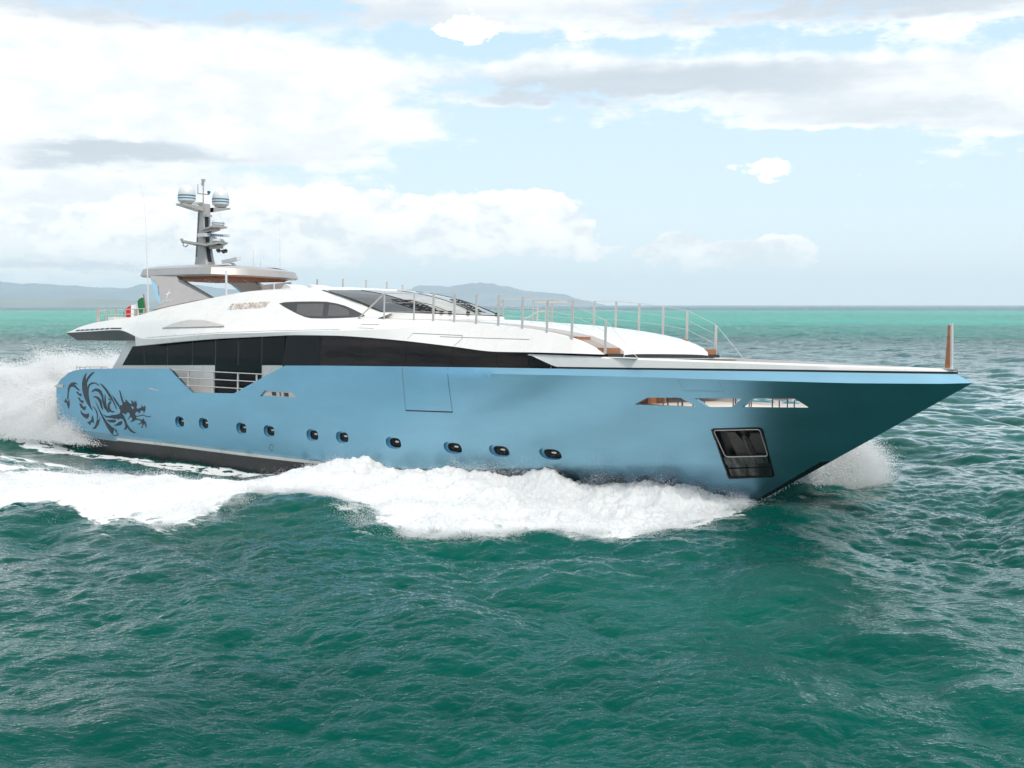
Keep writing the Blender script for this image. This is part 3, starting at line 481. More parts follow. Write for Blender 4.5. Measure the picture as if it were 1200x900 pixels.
for sg in (-1, 1):
    for a, b in zip(cutsg[:-1], cutsg[1:]):
        rows = []
        for x in np.linspace(a+.008, b-.008, 8):
            y0 = float(hb(x, zsheer(x)))-.05; z0 = float(zsheer(x))-.02; y1 = abs(Ay(x))-.03; z1 = float(Az(x))+.02; ii = .14*float(np.clip((x-29.2)/1.2, 0, 1)); y0 -= ii; y1 -= ii
            rows.append([pt(x, y0+(y1-y0)*t, z0+(z1-z0)*t, sg) for t in np.linspace(0, 1, 5)])
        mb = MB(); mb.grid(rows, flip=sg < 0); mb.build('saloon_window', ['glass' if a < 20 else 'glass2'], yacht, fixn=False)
# ------------------------------------------------------------------ white superstructure
mb = MB()
for sg in (-1, 1):
    xs = np.concatenate([np.linspace(.9, 2.4, 8), np.linspace(2.7, 22.35, 78)]); rows = []
    for x in xs:
        b = Bc(x); rw = [pt(x, *b, sg)]
        for t in np.linspace(0, 1, 4)[1:]: rw.append(pt(x, b[0]+(Dy(x)-b[0])*t, b[1]+(Dz(x)-b[1])*t, sg))
        for t in np.linspace(0, 1, 6)[1:]: rw.append(pt(x, Dy(x)+(Ey(x)-Dy(x))*t, Dz(x)+(Ez(x)-Dz(x))*t, sg))
        rw += [pt(x, abs(Ey(x))-.08, Ez(x)+.015, sg), pt(x, abs(Ey(x))-.22, Ez(x)-.01, sg), pt(x, abs(Ey(x))-.26, max(Ez(x)-(.5 if x < 13 else .1), min(Ez(x)-.02, 4.80)), sg)]
        rows.append(rw)
    mb.grid(rows, flip=sg < 0)
    rows = []
    for x in np.linspace(7.0, 33.2, 100):
        b = Bc(x); a = (Ay(x), Az(x)); rows.append([pt(x, abs(a[0])-.25, a[1]-.0, sg)]+[pt(x, a[0]+(b[0]-a[0])*t, a[1]+(b[1]-a[1])*t, sg) for t in (0, .5, 1)])
    mb.grid(rows, flip=sg < 0)
    rows = []
    for x in np.linspace(21.9, 33.2, 60):
        b = Bc(x); rows.append([pt(x, b[0]+(Dy(x)-b[0])*t, b[1]+(Dz(x)-b[1])*t, sg) for t in np.linspace(0, 1, 5)]+[pt(x, abs(Dy(x))-.05, Dz(x)+.015, sg), pt(x, abs(Dy(x))-.16, Dz(x), sg), pt(x, abs(Dy(x))-.18, Dz(x)-.12, sg)])
    mb.grid(rows, flip=sg < 0)
# aft end of the overhang and the flybridge deck
xs = np.linspace(.9, 13.4, 20)
mb.grid([[(float(x), float(Ey(x))+.2, float(min(Ez(x)-.05, 5.2))), (float(x), -float(Ey(x))-.2, float(min(Ez(x)-.05, 5.2)))] for x in xs])
mb.grid([[(.9, -3.85, 4.76), (.9, -3.85, 4.80)], [(.55, 0, 4.76), (.55, 0, 4.80)], [(.9, 3.85, 4.76), (.9, 3.85, 4.80)]])
TU = lambda u: (20.6-2.6*u*u, 2.3*u, 6.80-.05*u*u)
us = np.linspace(-1, 1, 25)
def roofp(u, t):
    xf, yf, zf = TU(u); x = 13.2+(xf-13.2)*t; e = abs(Ey(min(x, 18)))-.0; y = u*e
    return (float(x), float(y), float(min(Ez(min(x, 18)), 6.79)+.19*(1-u*u)*(1-.75*max(0, (t-.5)*2)**2)))
mb.grid([[roofp(u, t) for u in us] for t in np.linspace(0, 1, 16)])
mb.grid([[(13.2, float(u*2.5), 5.2), roofp(u, 0)] for u in us])
sup = mb.build('superstructure', ['white'], yacht, 28)
# grey lower face of the overhang, with its louvres
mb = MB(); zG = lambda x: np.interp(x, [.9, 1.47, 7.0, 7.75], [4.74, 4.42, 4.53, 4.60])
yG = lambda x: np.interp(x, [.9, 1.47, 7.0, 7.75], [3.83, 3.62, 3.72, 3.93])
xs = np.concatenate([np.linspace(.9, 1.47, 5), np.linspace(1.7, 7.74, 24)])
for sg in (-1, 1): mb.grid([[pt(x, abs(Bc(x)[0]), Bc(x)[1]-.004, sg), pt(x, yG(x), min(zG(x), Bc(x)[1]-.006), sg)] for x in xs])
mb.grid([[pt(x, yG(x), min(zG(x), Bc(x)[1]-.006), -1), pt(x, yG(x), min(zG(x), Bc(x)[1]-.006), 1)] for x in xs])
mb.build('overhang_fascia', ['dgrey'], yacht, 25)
mb = MB(); mb.grid([[(7.7, -3.9, 4.61), (17.8, -3.95, 4.92)], [(7.7, 3.9, 4.61), (17.8, 3.95, 4.92)]]); mb.build('overhang_soffit', ['white'], yacht)
for i in range(8):
    x0 = 1.75+i*.44; x1 = x0+(.36 if i < 7 else .95); mb = MB(); q = []
    for x, dz in ((x0, .05), (x1, .05), (x1+.05, .115), (x0+.05, .115)):
        b = Bc(x); t = dz/(Dz(x)-b[1]) if Dz(x)-b[1] > .01 else 0; q.append((float(x), float(b[0]+(Dy(x)-b[0])*t)-.012, float(b[1]+dz)))
    mb.add(q, [(0, 1, 2, 3)]); mb.build('louvre', ['black'], yacht, fixn=False)
def side(x, z):
    zd, ze = Dz(x), Ez(x)
    if z < zd:
        b = Bc(x); t = (z-b[1])/(zd-b[1]); return float(-(b[0]+(Dy(x)-b[0])*t))
    t = (z-zd)/(ze-zd); return float(-(Dy(x)+(Ey(x)-Dy(x))*t))
bw = decal('wheelhouse_window', [D_['brow']], .012, ['black'], surf=side, step=.2)
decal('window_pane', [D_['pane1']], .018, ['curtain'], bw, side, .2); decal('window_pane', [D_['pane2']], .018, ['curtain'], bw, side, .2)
decal('air_intake', [D_['swoosh']], .012, ['steel'], surf=side, step=.2)
ribbon('intake_lip', [(9.0, 5.10), (13.45, 5.215)], .03, .03, 'dgrey', surf=side)
def fside(x, z):
    a = (Ay(x), Az(x)); b = Bc(x); t = (z-a[1])/(b[1]-a[1]); return float(-(a[0]+(b[0]-a[0])*t)) if z < b[1] else float(-(b[0]+(Dy(x)-b[0])*(z-b[1])/(Dz(x)-b[1]+1e-6)))
ribbon('hatch_seam', [(21.85, 5.40), (22.85, 5.39)], .015, .01, 'dgrey', surf=fside)
ribbon('hatch_seam', [(21.85, 5.26), (22.8, 5.25)], .012, .01, 'dgrey', surf=fside)
ribbon('side_seam', [(24.75, 4.88), (24.85, 5.10), (27.2, 5.06), (27.28, 4.95), (27.1, 4.68)], .016, .008, 'dgrey', surf=fside)
ribbon('side_seam', [(26.2, 5.0), (28.4, 4.985), (30.2, 4.975)], .014, .008, 'dgrey', surf=fside)
ribbon('side_seam', [(8.0, 4.66), (13.2, 4.945), (17.0, 5.08), (21.0, 5.19)], .014, .010, 'dgrey', surf=lambda x, z: float(-Bc(x)[0])+.0)

# ------------------------------------------------------------------ lettering
def text_on(name, txt, p0, p1, ph, m, surf, off, font_shear=.25, parent=yacht):
    cu = bpy.data.curves.new('t', 'FONT'); cu.body = txt; cu.shear = font_shear; cu.extrude = 0; cu.resolution_u = 4
    ob = bpy.data.objects.new('t', cu); COL.objects.link(ob); dg = bpy.context.evaluated_depsgraph_get(); dg.update()
    me = bpy.data.meshes.new_from_object(ob.evaluated_get(dg)); bpy.data.objects.remove(ob)
    co_ = np.array([v.co[:2] for v in me.vertices]); mn, mx = co_.min(0), co_.max(0); uv = (co_-mn)/(mx-mn)
    p0, p1, ph = (np.array(q) for q in (p0, p1, ph)); q = p0+uv[:, :1]*(p1-p0)+uv[:, 1:]*(ph-p0)
    for v, (x, z) in zip(me.vertices, q): v.co = (x, -(float(surf(x, z))+off), z)
    me.name = name; return link(name, me, parent, [MT[m]], None)
nm = D_['name']
text_on('name_lettering', 'FLYING DRAGON', (13.02, 5.93), (15.30, 6.045), (13.05, 6.19), 'bronze', side, .035)

# ------------------------------------------------------------------ windshield
def BU(u): return (25.3-3.4*abs(u)**2.2, 2.62*u, 5.835+.07*u*u)
def wpt(u, v):
    a, b = np.array(TU(u)), np.array(BU(u)); p = a+(b-a)*v; p[2] += .17*math.sin(math.pi*v)*(1-.55*u*u); return tuple(map(float, p))
seg = [-1, -.66, -.22, .22, .66, 1]
for a, b in zip(seg[:-1], seg[1:]):
    mb = MB(); mb.grid([[wpt(u, v) for u in np.linspace(a+.006, b-.006, 8)] for v in np.linspace(0.0, 1, 12)]); mb.build('windshield_pane', ['wind' if a < -.9 else 'wblind'], yacht)
for u in seg:
    mb = MB(); mb.tube([np.array(wpt(u, v))+np.array((0, 0, .004)) for v in np.linspace(0, 1, 12)], .014 if abs(u) < 1 else .024, 6); mb.build('windshield_mullion', ['black'], yacht)
for v in (0, 1):
    mb = MB(); mb.tube([wpt(u, v) for u in us], .018, 6); mb.build('windshield_seal', ['black' if v else 'steel'], yacht)
for ua, va, ub, vb, du, ba, bb_ in ((-.77, .60, -.71, .97, .13, -.62, -.55), (-.14, .58, -.24, .96, .14, -.38, .06)):   # wipers: a blade, its links and two arms
    up = lambda u, v: np.array(wpt(u, v))+np.array((.04, -.02, .05)); mb = MB(); L_ = lambda t, o: up(ua+(ub-ua)*t+o, va+(vb-va)*t)
    mb.tube([L_(0, 0), L_(.5, .0), L_(1, 0)], .024, 6); mb.tube([L_(.05, du), L_(.55, du*.9), L_(.95, du*.7)], .018, 6)
    for k in range(9): mb.tube([L_(k/9, du*(k % 2)), L_((k+1)/9, du*((k+1) % 2))], .015, 5); mb.box(L_((k+.5)/9, du*.5), (.10, .03, .05))
    mb.tube([L_(.35, du), up((ua+ba)/2+.06, .82), up(ba, .995)], .017, 6); mb.tube([L_(.15, du), up((ua+bb_)/2+.10, .78), up(bb_, .995)], .014, 6)
    for q in (ba, bb_): mb.box(up(q, .995), (.11, .09, .11))
    mb.build('wiper', ['black'], yacht)
mb = MB(); mb.grid([[BU(u), (BU(u)[0]+(.10 if abs(u) < .9 else 0), BU(u)[1]*1.03, 5.5)] for u in np.linspace(-1, 1, 41)]); mb.build('windshield_plinth', ['white'], yacht)

# ------------------------------------------------------------------ coachroof, walkways and steps
mb = MB(); zpad = lambda x: Dz(max(min(x-.38, 33.1), 16))+.07
px = np.concatenate([np.linspace(21.6, 32.95, 46), [33.2, 33.34, 33.36]])
wpad = lambda x: np.interp(x, [21.6, 23.5, 26, 31, 33.7], [2.78, 2.75, 2.65, 2.5, 2.42]); rows = []
for x in px:
    wv = float(wpad(x)); z = float(zpad(x)) if x < 33.25 else float(zpad(33.2))*.5+4.6*.5
    if x > 33.35: z = 4.57
    rw = [(float(x), -wv-.03, min(z-.02, float(Dz(min(x, 33.1)))-.2))]
    for y in np.linspace(-1, 1, 15): rw.append((float(x), float(y*wv), z+.05*(1-y*y)*(1 if x < 33 else .2) - .03*abs(y)**6))
    rw.append((float(x), wv+.03, min(z-.02, float(Dz(min(x, 33.1)))-.2))); rows.append(rw)
mb.grid(rows); mb.build('coachroof', ['white'], yacht, 32)
for sg in (-1, 1):
    mb = MB(); rows = []
    for x in np.linspace(22.2, 33.0, 50):
        z = float(Dz(x))-.03+.04*max(0, (x-31)/2); rows.append([pt(x, abs(Dy(x))-.17, z, sg), pt(x, wpad(x)-.02, z, sg)])
    mb.grid(rows); mb.build('walkway', ['oteak'], yacht)
    for x, z0, z1 in ((31.95, 4.93, 5.10), (33.18, 4.56, 4.76)):
        mb = MB(); mb.box((x-.16, sg*2.82, (z0+z1)/2), (.36, .72, z1-z0)); st = mb.build('deck_step', ['teak'], yacht)
    mb = MB(); mb.grid([[pt(x, abs(Dy(min(x, 33.1)))-.1, 4.53, sg), pt(x, 0, 4.53, sg)] for x in np.linspace(30, 33.33, 8)]); mb.build('gap_floor', ['black'], yacht)  # black sheet gives the gap below the coachroof its shade
mb = MB(); mb.grid([[(33.34, y, 4.44), (33.34, y, 4.575)] for y in (-3.2, 3.2)]); mb.build('roof_gap', ['black'], yacht)  # black strip stands for shade under the coachroof's front edge
mb = MB(); mb.grid([[(33.3, y, 4.45), (34.4, y, 4.45)] for y in (-3.3, 3.3)]); mb.build('deck_ledge', ['white'], yacht)
# small folded ladder on the port walkway
mb = MB()
for x in (25.40, 25.85): mb.tube([(x, 2.4, 5.70), (x, 2.4, 6.40)], .035, 6)
mb.tube([(25.40, 2.4, 6.41), (26.9, 2.4, 6.43)], .03, 6); mb.tube([(25.4, 2.4, 6.05), (25.85, 2.4, 6.1)], .03, 6); mb.tube([(25.4, 2.4, 6.05), (25.0, 2.4, 5.85), (24.7, 2.4, 5.78)], .03, 6)
mb.build('davit_frame', ['steel'], yacht)
# stanchions and wires
ST = D_['stan']
for sg in (-1, 1):
    tops = []
    for i, (x, y, z) in enumerate(ST):
        hgt = [.96, .98, .98, 1.0, 1.02, 1.04, 1.06, 1.05, 1.08, 1.11][i]; wd = .05 if i < 2 else .085
        mb = MB(); mb.box((x, sg*abs(y), z+hgt/2-.05), (wd, .035, hgt+.1)); s_ = mb.build('stanchion', ['steel'], yacht)
        tops.append(np.array((x, sg*abs(y), z+hgt)))
    for k, (fr_, r_) in enumerate(((1.0, .012), (.66, .007), (.33, .007))):
        P = [t-np.array((0, 0, 1.03*(1-fr_))) for t in tops]
        if k == 0:
            mb = MB(); mb.tube([tuple(q) for q in P[:3]], .022, 6); mb.tube([(21.25, sg*3.28, 5.58), tuple(P[0])], .03, 8); mb.build('hand_rail', ['steel'], yacht)
            P = P[2:]
            P = P+[np.array((34.4, sg*3.1, 4.46))]; r_ = .009
        elif k == 1: pass
        mb = MB(); mb.tube([tuple(q) for q in P], r_, 5); mb.build('guard_wire', ['steel'], yacht)
for x, z in ((12.0, 7.45), (13.8, 7.44), (15.35, 7.38), (16.7, 7.26), (17.7, 7.14)):
    mb = MB(); mb.box((x, 2.38, z-.25), (.08, .03, .6)); mb.build('stanchion', ['steel'], yacht)
# gate rails in the notch of the bulwark
mb = MB()
for z, x0, x1 in ((3.30, 10.0, 17.3), (2.98, 10.5, 16.2), (2.66, 11.1, 15.2)): mb.tube([(x0, -3.99, z-.0), (x1, -4.0, z+.03)], .024, 6)
gr = mb.build('gate_rail', ['steel'], yacht)
for x in (11.25, 13.05, 14.75, 16.0):
    mb = MB(); mb.box((x, -3.98, 2.85 if x < 15 else 3.12), (.07, .05, .95 if x < 15 else .4)); mb.build('rail_post', ['steel'], gr)
# stern rail on the bulwark
mb = MB(); mb.tube([(1.5, -3.6, 3.11), (2.6, -3.7, 3.19), (4.4, -3.75, 3.24)], .02, 6)
for x in (1.6, 1.9, 2.4, 2.8, 3.8, 4.4): mb.tube([(x, -3.7, 2.9), (x, -3.7, 3.2)], .022, 6)
mb.build('stern_rail', ['steel'], yacht)
# flybridge aft rail
mb = MB()
for f_ in (0, .55): mb.tube([(3.0, -3.42, 5.86-.42*f_), (3.0, -2, 5.95-.42*f_), (3.0, -.7, 6.05-.42*f_), (3.0, 3.0, 6.1-.42*f_)], .022, 6)
fr_ = mb.build('aft_rail', ['steel'], yacht)
for y in (-3.42, -2.98, -2.48, -1.98, -1.45, -1.35, -.95, -.75, 0, .8, 1.6, 2.4): 
    mb = MB(); mb.box((3.0, y, 5.45), (.07, .06 if y > -3.3 else .14, 1.1)); mb.build('rail_post', ['steel'], fr_)
# flybridge loose white seat backs
mb = MB(); mb.box((3.6, -2.6, 5.4), (.5, 1.0, .35)); mb.box((4.2, -1.2, 5.45), (.5, .5, .5)); mb.build('sun_lounge', ['white'], yacht)
# ------------------------------------------------------------------ hardtop with its wooden ceiling
def outline_ht(ins=0.0, z=0.0, zc=0.0, droop=0.0):
    P = []
    for x in np.linspace(4.6+ins, 10.2, 10): P.append((x, -2.2-.22*(x-4.6)/5.6+ins))
    for t in np.linspace(-1, 1, 21): P.append((10.55-ins+.85*(1-abs(t)**2.4), (2.44-ins)*t))
    for x in np.linspace(10.2, 4.6+ins, 10): P.append((x, 2.2+.22*(x-4.6)/5.6-ins))
    return [(float(x), float(y), float(z + zc*max(0, 1-((x-7.6)/5)**2) - droop*max(0, (x-8)/3))) for x, y in P]
mb = MB()
r0 = outline_ht(.34, 7.46); r1 = outline_ht(.08, 7.46); r2 = outline_ht(0, 7.54, .0, .02); r3 = outline_ht(.10, 7.80, .06, .02); r4 = outline_ht(.34, 7.88, .10, .06); r5 = outline_ht(1.0, 7.93, .12, .04)
mb.grid([r0, r1, r2, r3, r4, r5], close=True); mb.add(r5, [tuple(range(len(r5)))])
ht = mb.build('hardtop', ['grey'], yacht, 22)
mb = MB(); c0 = outline_ht(.30, 7.47); c1 = outline_ht(.50, 7.36); mb.grid([c0, c1], close=True); mb.add(c1, [tuple(range(len(c1)))]); mb.build('ceiling', ['ceil'], ht)
for x in (5.6, 7.0, 8.4, 9.8):
    for y in (-1.2, 0, 1.2):
        mb = MB(); mb.lathe((x, y, 7.34), [(.07, .02), (.07, 0), (.0, 0)], 10); mb.build('downlight', ['antler'], ht)
# support legs
bl = lambda x, z: 2.3+(7.42-z)*.6
for sg in (-1, 1):
    P = [(x, sg*bl(x, z), z) for x, z in D_['leg']]; mb = MB(); mb.prism(P, (0, -sg*.26, -.05)); lg = mb.build('support_leg', ['grey'], ht, 20)
    mb = MB(); P = [(x, sg*(bl(x, z)-.03), z) for x, z in D_['legblue']]; mb.prism(P, (-.02, -sg*.2, 0)); mb.build('leg_inset', ['lblue'], lg)
    mb = MB(); P = [(x+.015, sg*(bl(x, z)+.01), z) for x, z in D_['legfront']]; mb.prism(P, (.03, -sg*.28, -.03)); mb.build('leg_trim', ['dgrey'], lg)
    if sg < 0:
        def bl2(x, z): return bl(x, z)
        cx, cz = 7.80, 6.66
        star = []
        for k in range(8):
            a = k*math.pi/4+.25; r = (.27, .06)[k % 2]*(1.5 if k == 6 else 1); star.append((cx+r*math.cos(a)*1.1, cz+r*math.sin(a)*.9))
        decal('leg_emblem', [star], .012, ['antler'], lg, bl2, .3)
        text_on('leg_lettering', 'AMISE', (7.62, 6.22), (8.45, 6.28), (7.62, 6.36), 'antler', bl2, .012, .1, lg)
        ribbon('leg_seam', [(6.62, 7.08), (6.95, 6.72), (7.1, 6.6)], .02, .006, 'dgrey', lg, surf=bl2)
# tinted screen under the hardtop's front edge, and the white posts at its side
mb = MB(); mb.prism([(12.0, -.64, 6.6), (12.0, .78, 6.6), (12.0, .84, 7.30), (12.0, -.84, 7.08)], (.04, 0, 0)); mb.build('helm_screen', ['tint'], yacht)
for y, zt in ((-.2, 7.2), (.8, 7.32)):
    mb = MB(); mb.tube([(12.15, y, 6.6), (12.15, y, zt)], .035, 8); mb.build('screen_post', ['antler'], yacht)
mb = MB(); mb.tube([(12.3, -2.86, 6.3), (12.3, -2.86, 7.0), (12.27, -2.86, 7.62)], [.05, .05, .045], 8); mb.build('whip_base', ['antler'], yacht)
for x, y, z in ((13.0, .3, 6.95), (13.3, 1.4, 6.98)):
    mb = MB(); mb.prism([(x-.5, y-.5, z-.1), (x+.5, y-.5, z-.1), (x+.25, y-.5, z+.12), (x-.1, y-.5, z+.2)], (0, 1.0, 0)); mb.build('helm_console', ['white'], yacht)
# ------------------------------------------------------------------ mast
mb = MB()
def rect(x0, x1, w, z, ch=.06):
    return [(x0, -w+ch, z), (x0+ch, -w, z), (x1-ch, -w, z), (x1, -w+ch, z), (x1, w-ch, z), (x1-ch, w, z), (x0+ch, w, z), (x0, w-ch, z)]
st_ = [rect(6.10, 7.22, .28, 7.95), rect(6.12, 7.12, .26, 8.22), rect(6.15, 7.03, .25, 8.45), rect(6.18, 6.94, .24, 8.8), rect(6.22, 6.82, .22, 9.6), rect(6.27, 6.77, .21, 10.4), rect(6.27, 6.76, .21, 10.8), rect(6.28, 6.74, .20, 11.0)]
mb.grid(st_, close=True); mb.add(st_[-1], [tuple(range(8))]); mast = mb.build('mast', ['grey'], yacht, 22)
mb = MB(); fx = lambda z: float(np.interp(z, [8.25, 8.42, 8.8, 9.6, 10.4, 10.8], [7.11, 7.04, 6.94, 6.82, 6.77, 6.76]))
for z0, z1 in ((8.22, 8.95), (9.18, 9.60), (9.86, 10.45)):
    zz = np.linspace(z0, z1, 6); mb.grid([[(fx(z)+.008, -.15, z), (fx(z)+.008, .06, z)] for z in zz])
mb.build('cable_slot', ['black'], mast, fixn=False)
mb = MB(); zz = np.linspace(8.5, 10.6, 6); sx_ = lambda z: float(np.interp(z, [8.42, 10.6], [6.16, 6.26])); mb.grid([[(sx_(z)+.05, -float(np.interp(z, [8.42, 8.8, 9.6, 10.4], [.25, .24, .22, .21]))-.008, z), (sx_(z)+.18, -float(np.interp(z, [8.42, 8.8, 9.6, 10.4], [.25, .24, .22, .21]))-.008, z)] for z in zz]); mb.build('side_slot', ['dgrey'], mast, fixn=False)
for sg in (-1, 1):
    mb = MB(); a = [(6.25, sg*.22, 10.62), (6.85, sg*.28, 10.62), (6.85, sg*.28, 10.84), (6.25, sg*.28, 10.84)]; b = [(6.15, sg*1.32, 10.84), (6.75, sg*1.32, 10.84), (6.75, sg*1.32, 10.92), (6.15, sg*1.32, 10.92)]
    mb.grid([a, b], close=True); mb.add(b, [(0, 1, 2, 3)]); mb.build('dome_arm', ['grey'], mast, 20)
    mb = MB(); c = (6.46, sg*.95, 10.93)
    prof = [(.0, 0), (.27, 0), (.30, .06), (.36, .10), (.40, .14), (.405, .42)]+[(.405*math.cos(t), .42+.46*math.sin(t)) for t in np.linspace(.12, 1.5708, 10)]
    mb.lathe(c, prof, 28); dm = mb.build('satellite_dome', ['antler'], mast, 40)
    for z0, z1 in ((.22, .27), (.34, .40)):
        mb = MB(); mb.lathe(c, [(.4085, z0), (.411, z1)], 28); mb.build('dome_stripe', ['stripeb'], dm, fixn=False)
# top pole, crossbar, lights
mb = MB(); mb.tube([(6.42, 0, 10.95), (6.40, 0, 12.1)], .03, 8); mb.box((6.40, 0, 12.12), (.14, .14, .12)); mb.box((6.36, 0, 11.95), (.1, .1, .16)); mb.tube([(6.4, -.32, 11.48), (6.4, .34, 11.48)], .03, 6)
mb.tube([(6.4, -.30, 11.48), (6.4, -.30, 11.9)], .02, 6); mb.box((6.2, -.1, 11.03), (.3, .3, .1)); mb.build('mast_pole', ['grey'], mast)
mb = MB(); mb.lathe((6.4, .32, 11.50), [(0, 0), (.06, .02), (.09, .12), (.05, .16), (0, .16)], 12); mb.build('wind_sensor', ['stripeb'], mast)
mb = MB(); mb.tube([(6.5, -.6, 10.95), (6.5, -.35, 11.02)], .03, 6); mb.build('camera', ['antler'], mast)
# radar shelves
mb = MB(); mb.prism([(6.6, -.26, 9.72), (7.75, -.42, 9.84), (7.95, 0, 9.86), (7.75, .42, 9.84), (6.6, .26, 9.72)], (0, 0, .07)); mb.prism([(6.7, -.2, 9.6), (7.5, -.2, 9.72), (7.5, .2, 9.72), (6.7, .2, 9.6)], (0, 0, .12)); mb.box((6.85, -.05, 10.42), (.3, .3, .1)); sh1 = mb.build('radar_shelf', ['grey'], mast)
mb = MB(); mb.lathe((7.55, .05, 9.93), [(0, 0), (.27, 0), (.30, .05), (.30, .16), (.26, .24), (.12, .29), (0, .30)], 22); rd = mb.build('radar_dome', ['antler'], mast)
mb = MB(); mb.lathe((7.55, .05, 9.93), [(.303, .10), (.303, .14)], 22); mb.build('dome_stripe', ['stripeb'], rd, fixn=False)
mb = MB(); mb.tube([(7.2, 0, 9.1), (7.3, 0, 9.42)], .15, 12); mb.box((7.45, 0, 9.50), (2.0, .16, .13), rot=Matrix.Rotation(R(4), 3, 'Y')); mb.box((6.9, -.28, 9.5), (.6, .3, .16)); sc = mb.build('radar_scanner', ['antler'], mast)
for i in range(7):
    mb = MB(); mb.box((7.25+i*.14, -.085, 9.515-i*.0098), (.09, .008, .075)); mb.build('scanner_mark', ['stripeb'], sc)
mb = MB(); mb.prism([(6.2, -1.05, 9.12), (6.45, -1.10, 9.14), (7.3, -.45, 8.98), (8.05, -.25, 9.08), (8.05, .25, 9.08), (7.3, .45, 8.98), (6.45, 1.1, 9.14), (6.2, 1.05, 9.12), (6.5, 0, 8.95)], (0, 0, .09)); mb.box((7.5, 0, 8.94), (.7, .3, .14)); sh2 = mb.build('lower_shelf', ['grey'], mast)
mb = MB(); mb.lathe((7.6, .05, 9.17), [(0, 0), (.26, 0), (.30, .05), (.28, .13), (.10, .17), (0, .17)], 22); mb.build('radar_dome', ['antler'], mast)
for x, y in ((7.75, -.12), (7.95, .12), (7.55, .3)):
    mb = MB(); mb.lathe((x, y, 8.78), [(.0, -.02), (.06, -.02), (.05, .1), (.10, .24), (.085, .24), (.0, .1)], 14, axis=(.95, -.3, -.15)); mb.build('horn', ['dgrey'], mast)
mb = MB(); mb.tube([(6.3, -1.0, 9.1), (6.3, -1.0, 8.98), (6.42, -.95, 8.92), (6.55, -.9, 9.0)], .03, 6); mb.lathe((6.25, -1.05, 9.2), [(0, 0), (.08, .01), (.08, .1), (0, .13)], 10); mb.build('shelf_light', ['grey'], mast)
# open scanner on the roof of the hardtop
mb = MB(); mb.lathe((8.65, .05, 7.98), [(.0, 0), (.26, 0), (.22, .12), (.12, .2), (.0, .2)], 16); mb.box((8.7, .0, 8.30), (1.15, .26, .17), rot=Matrix.Rotation(R(-6), 3, 'Y') @ Matrix.Rotation(R(8), 3, 'X')); mb.build('roof_scanner', ['antler'], ht)
# whip antennas
def whip(pts, r):
    mb = MB(); mb.tube(pts, r, 6); mb.build('whip_antenna', ['antler'], yacht)
whip([(7.06, -3.3, 5.75), (6.95, -3.3, 7.3), (6.9, -3.3, 8.0), (6.76, -3.3, 9.7), (6.55, -3.3, 11.0), (6.08, -3.3, 12.1)], [.04, .035, .022, .014, .009, .005])
whip([(9.75, 2.0, 7.9), (9.7, 2.0, 9.2), (9.67, 2.0, 10.4)], [.012, .009, .005]); whip([(8.1, 1.7, 7.9), (8.08, 1.7, 8.9)], [.016, .008]); whip([(8.4, 1.9, 7.9), (8.4, 1.9, 8.4)], [.02, .012])
# ------------------------------------------------------------------ ensign on its staff
mb = MB(); mb.tube([(1.9, 0, 5.0), (1.45, 0, 6.78)], .03, 8); es = mb.build('ensign_staff', ['teak'], yacht)
flag = bpy.data.objects.new('flag', None); COL.objects.link(flag); flag.matrix_world = YM @ Matrix.Translation((1.5, 0, 6.5))
setp(flag, 'green, white and red tricolour flag drooping from the staff at the yacht\'s aft rail', 'flag')
def fl(u, v):
    """u along the fly, v down the hoist; the cloth sags and folds"""
    x = .02+.10*v-1.28*u*(1-.10*v); y = -.10*math.sin(u*9+v*1.5)*u**.5-.35*u; z = .10-1.05*v*(1-.25*u)-.42*u-.35*u*u+.05*math.sin(u*11+v*3)
    return (x, y, z)
for k, (c, m) in enumerate((('green_band', 'green'), ('white_band', 'fwhite'), ('red_band', 'red'))):
    mb = MB(); mb.grid([[fl(k/3+a/24, b/10) for b in range(11)] for a in range(9)]); me = mb.mesh(c); link(c, me, flag, [MT[m]], 180)
# ------------------------------------------------------------------ chairs on the sheltered foredeck, seen through the bulwark openings
def deck_chair(x, y, rot, label):
    r = bpy.data.objects.new('deck_chair', None); COL.objects.link(r); r.matrix_world = YM @ Matrix.Translation((x, y, 2.92)) @ Matrix.Rotation(rot, 4, 'Z')
    setp(r, label, 'chair', 'chairs on the foredeck')
    mb = MB(); mb.box((0, 0, .40), (.52, .52, .08)); mb.build('seat', ['cream'], r)
    mb = MB(); mb.box((-.25, 0, .68), (.06, .50, .42)); mb.build('backrest', ['cream'], r)
    for i in (-1, 1):
        for j in (-1, 1):
            mb = MB(); mb.tube([(i*.25, j*.25, 0), (i*.25, j*.25, .42 if i > 0 else .9)], .022, 6); mb.build('leg', ['dgrey'], r)
for i, (x, y, a, lb) in enumerate(((34.7, -1.55, .3, 'cream deck chair behind the aftmost bulwark opening, nearest the orange cushion'), (35.45, -1.5, -.2, 'cream deck chair in the forward half of the aftmost bulwark opening'),
                               (36.9, -.9, 2.0, 'cream deck chair behind the middle bulwark opening'), (38.4, -.95, .1, 'cream deck chair with dark legs behind the foremost bulwark opening'))): deck_chair(x, y, a, lb)
pd = bpy.data.objects.new('sun_pad', None); COL.objects.link(pd); pd.matrix_world = YM @ Matrix.Translation((33.9, -1.7, 2.92))
setp(pd, 'orange cushioned deck bench at the aft end of the foremost bulwark openings', 'bench')
mb = MB(); mb.box((0, 0, .2), (.55, 1.0, .28)); mb.build('base', ['teak'], pd)
mb = MB(); mb.box((0, 0, .41), (.55, 1.0, .14)); mb.build('cushion', ['orange'], pd)
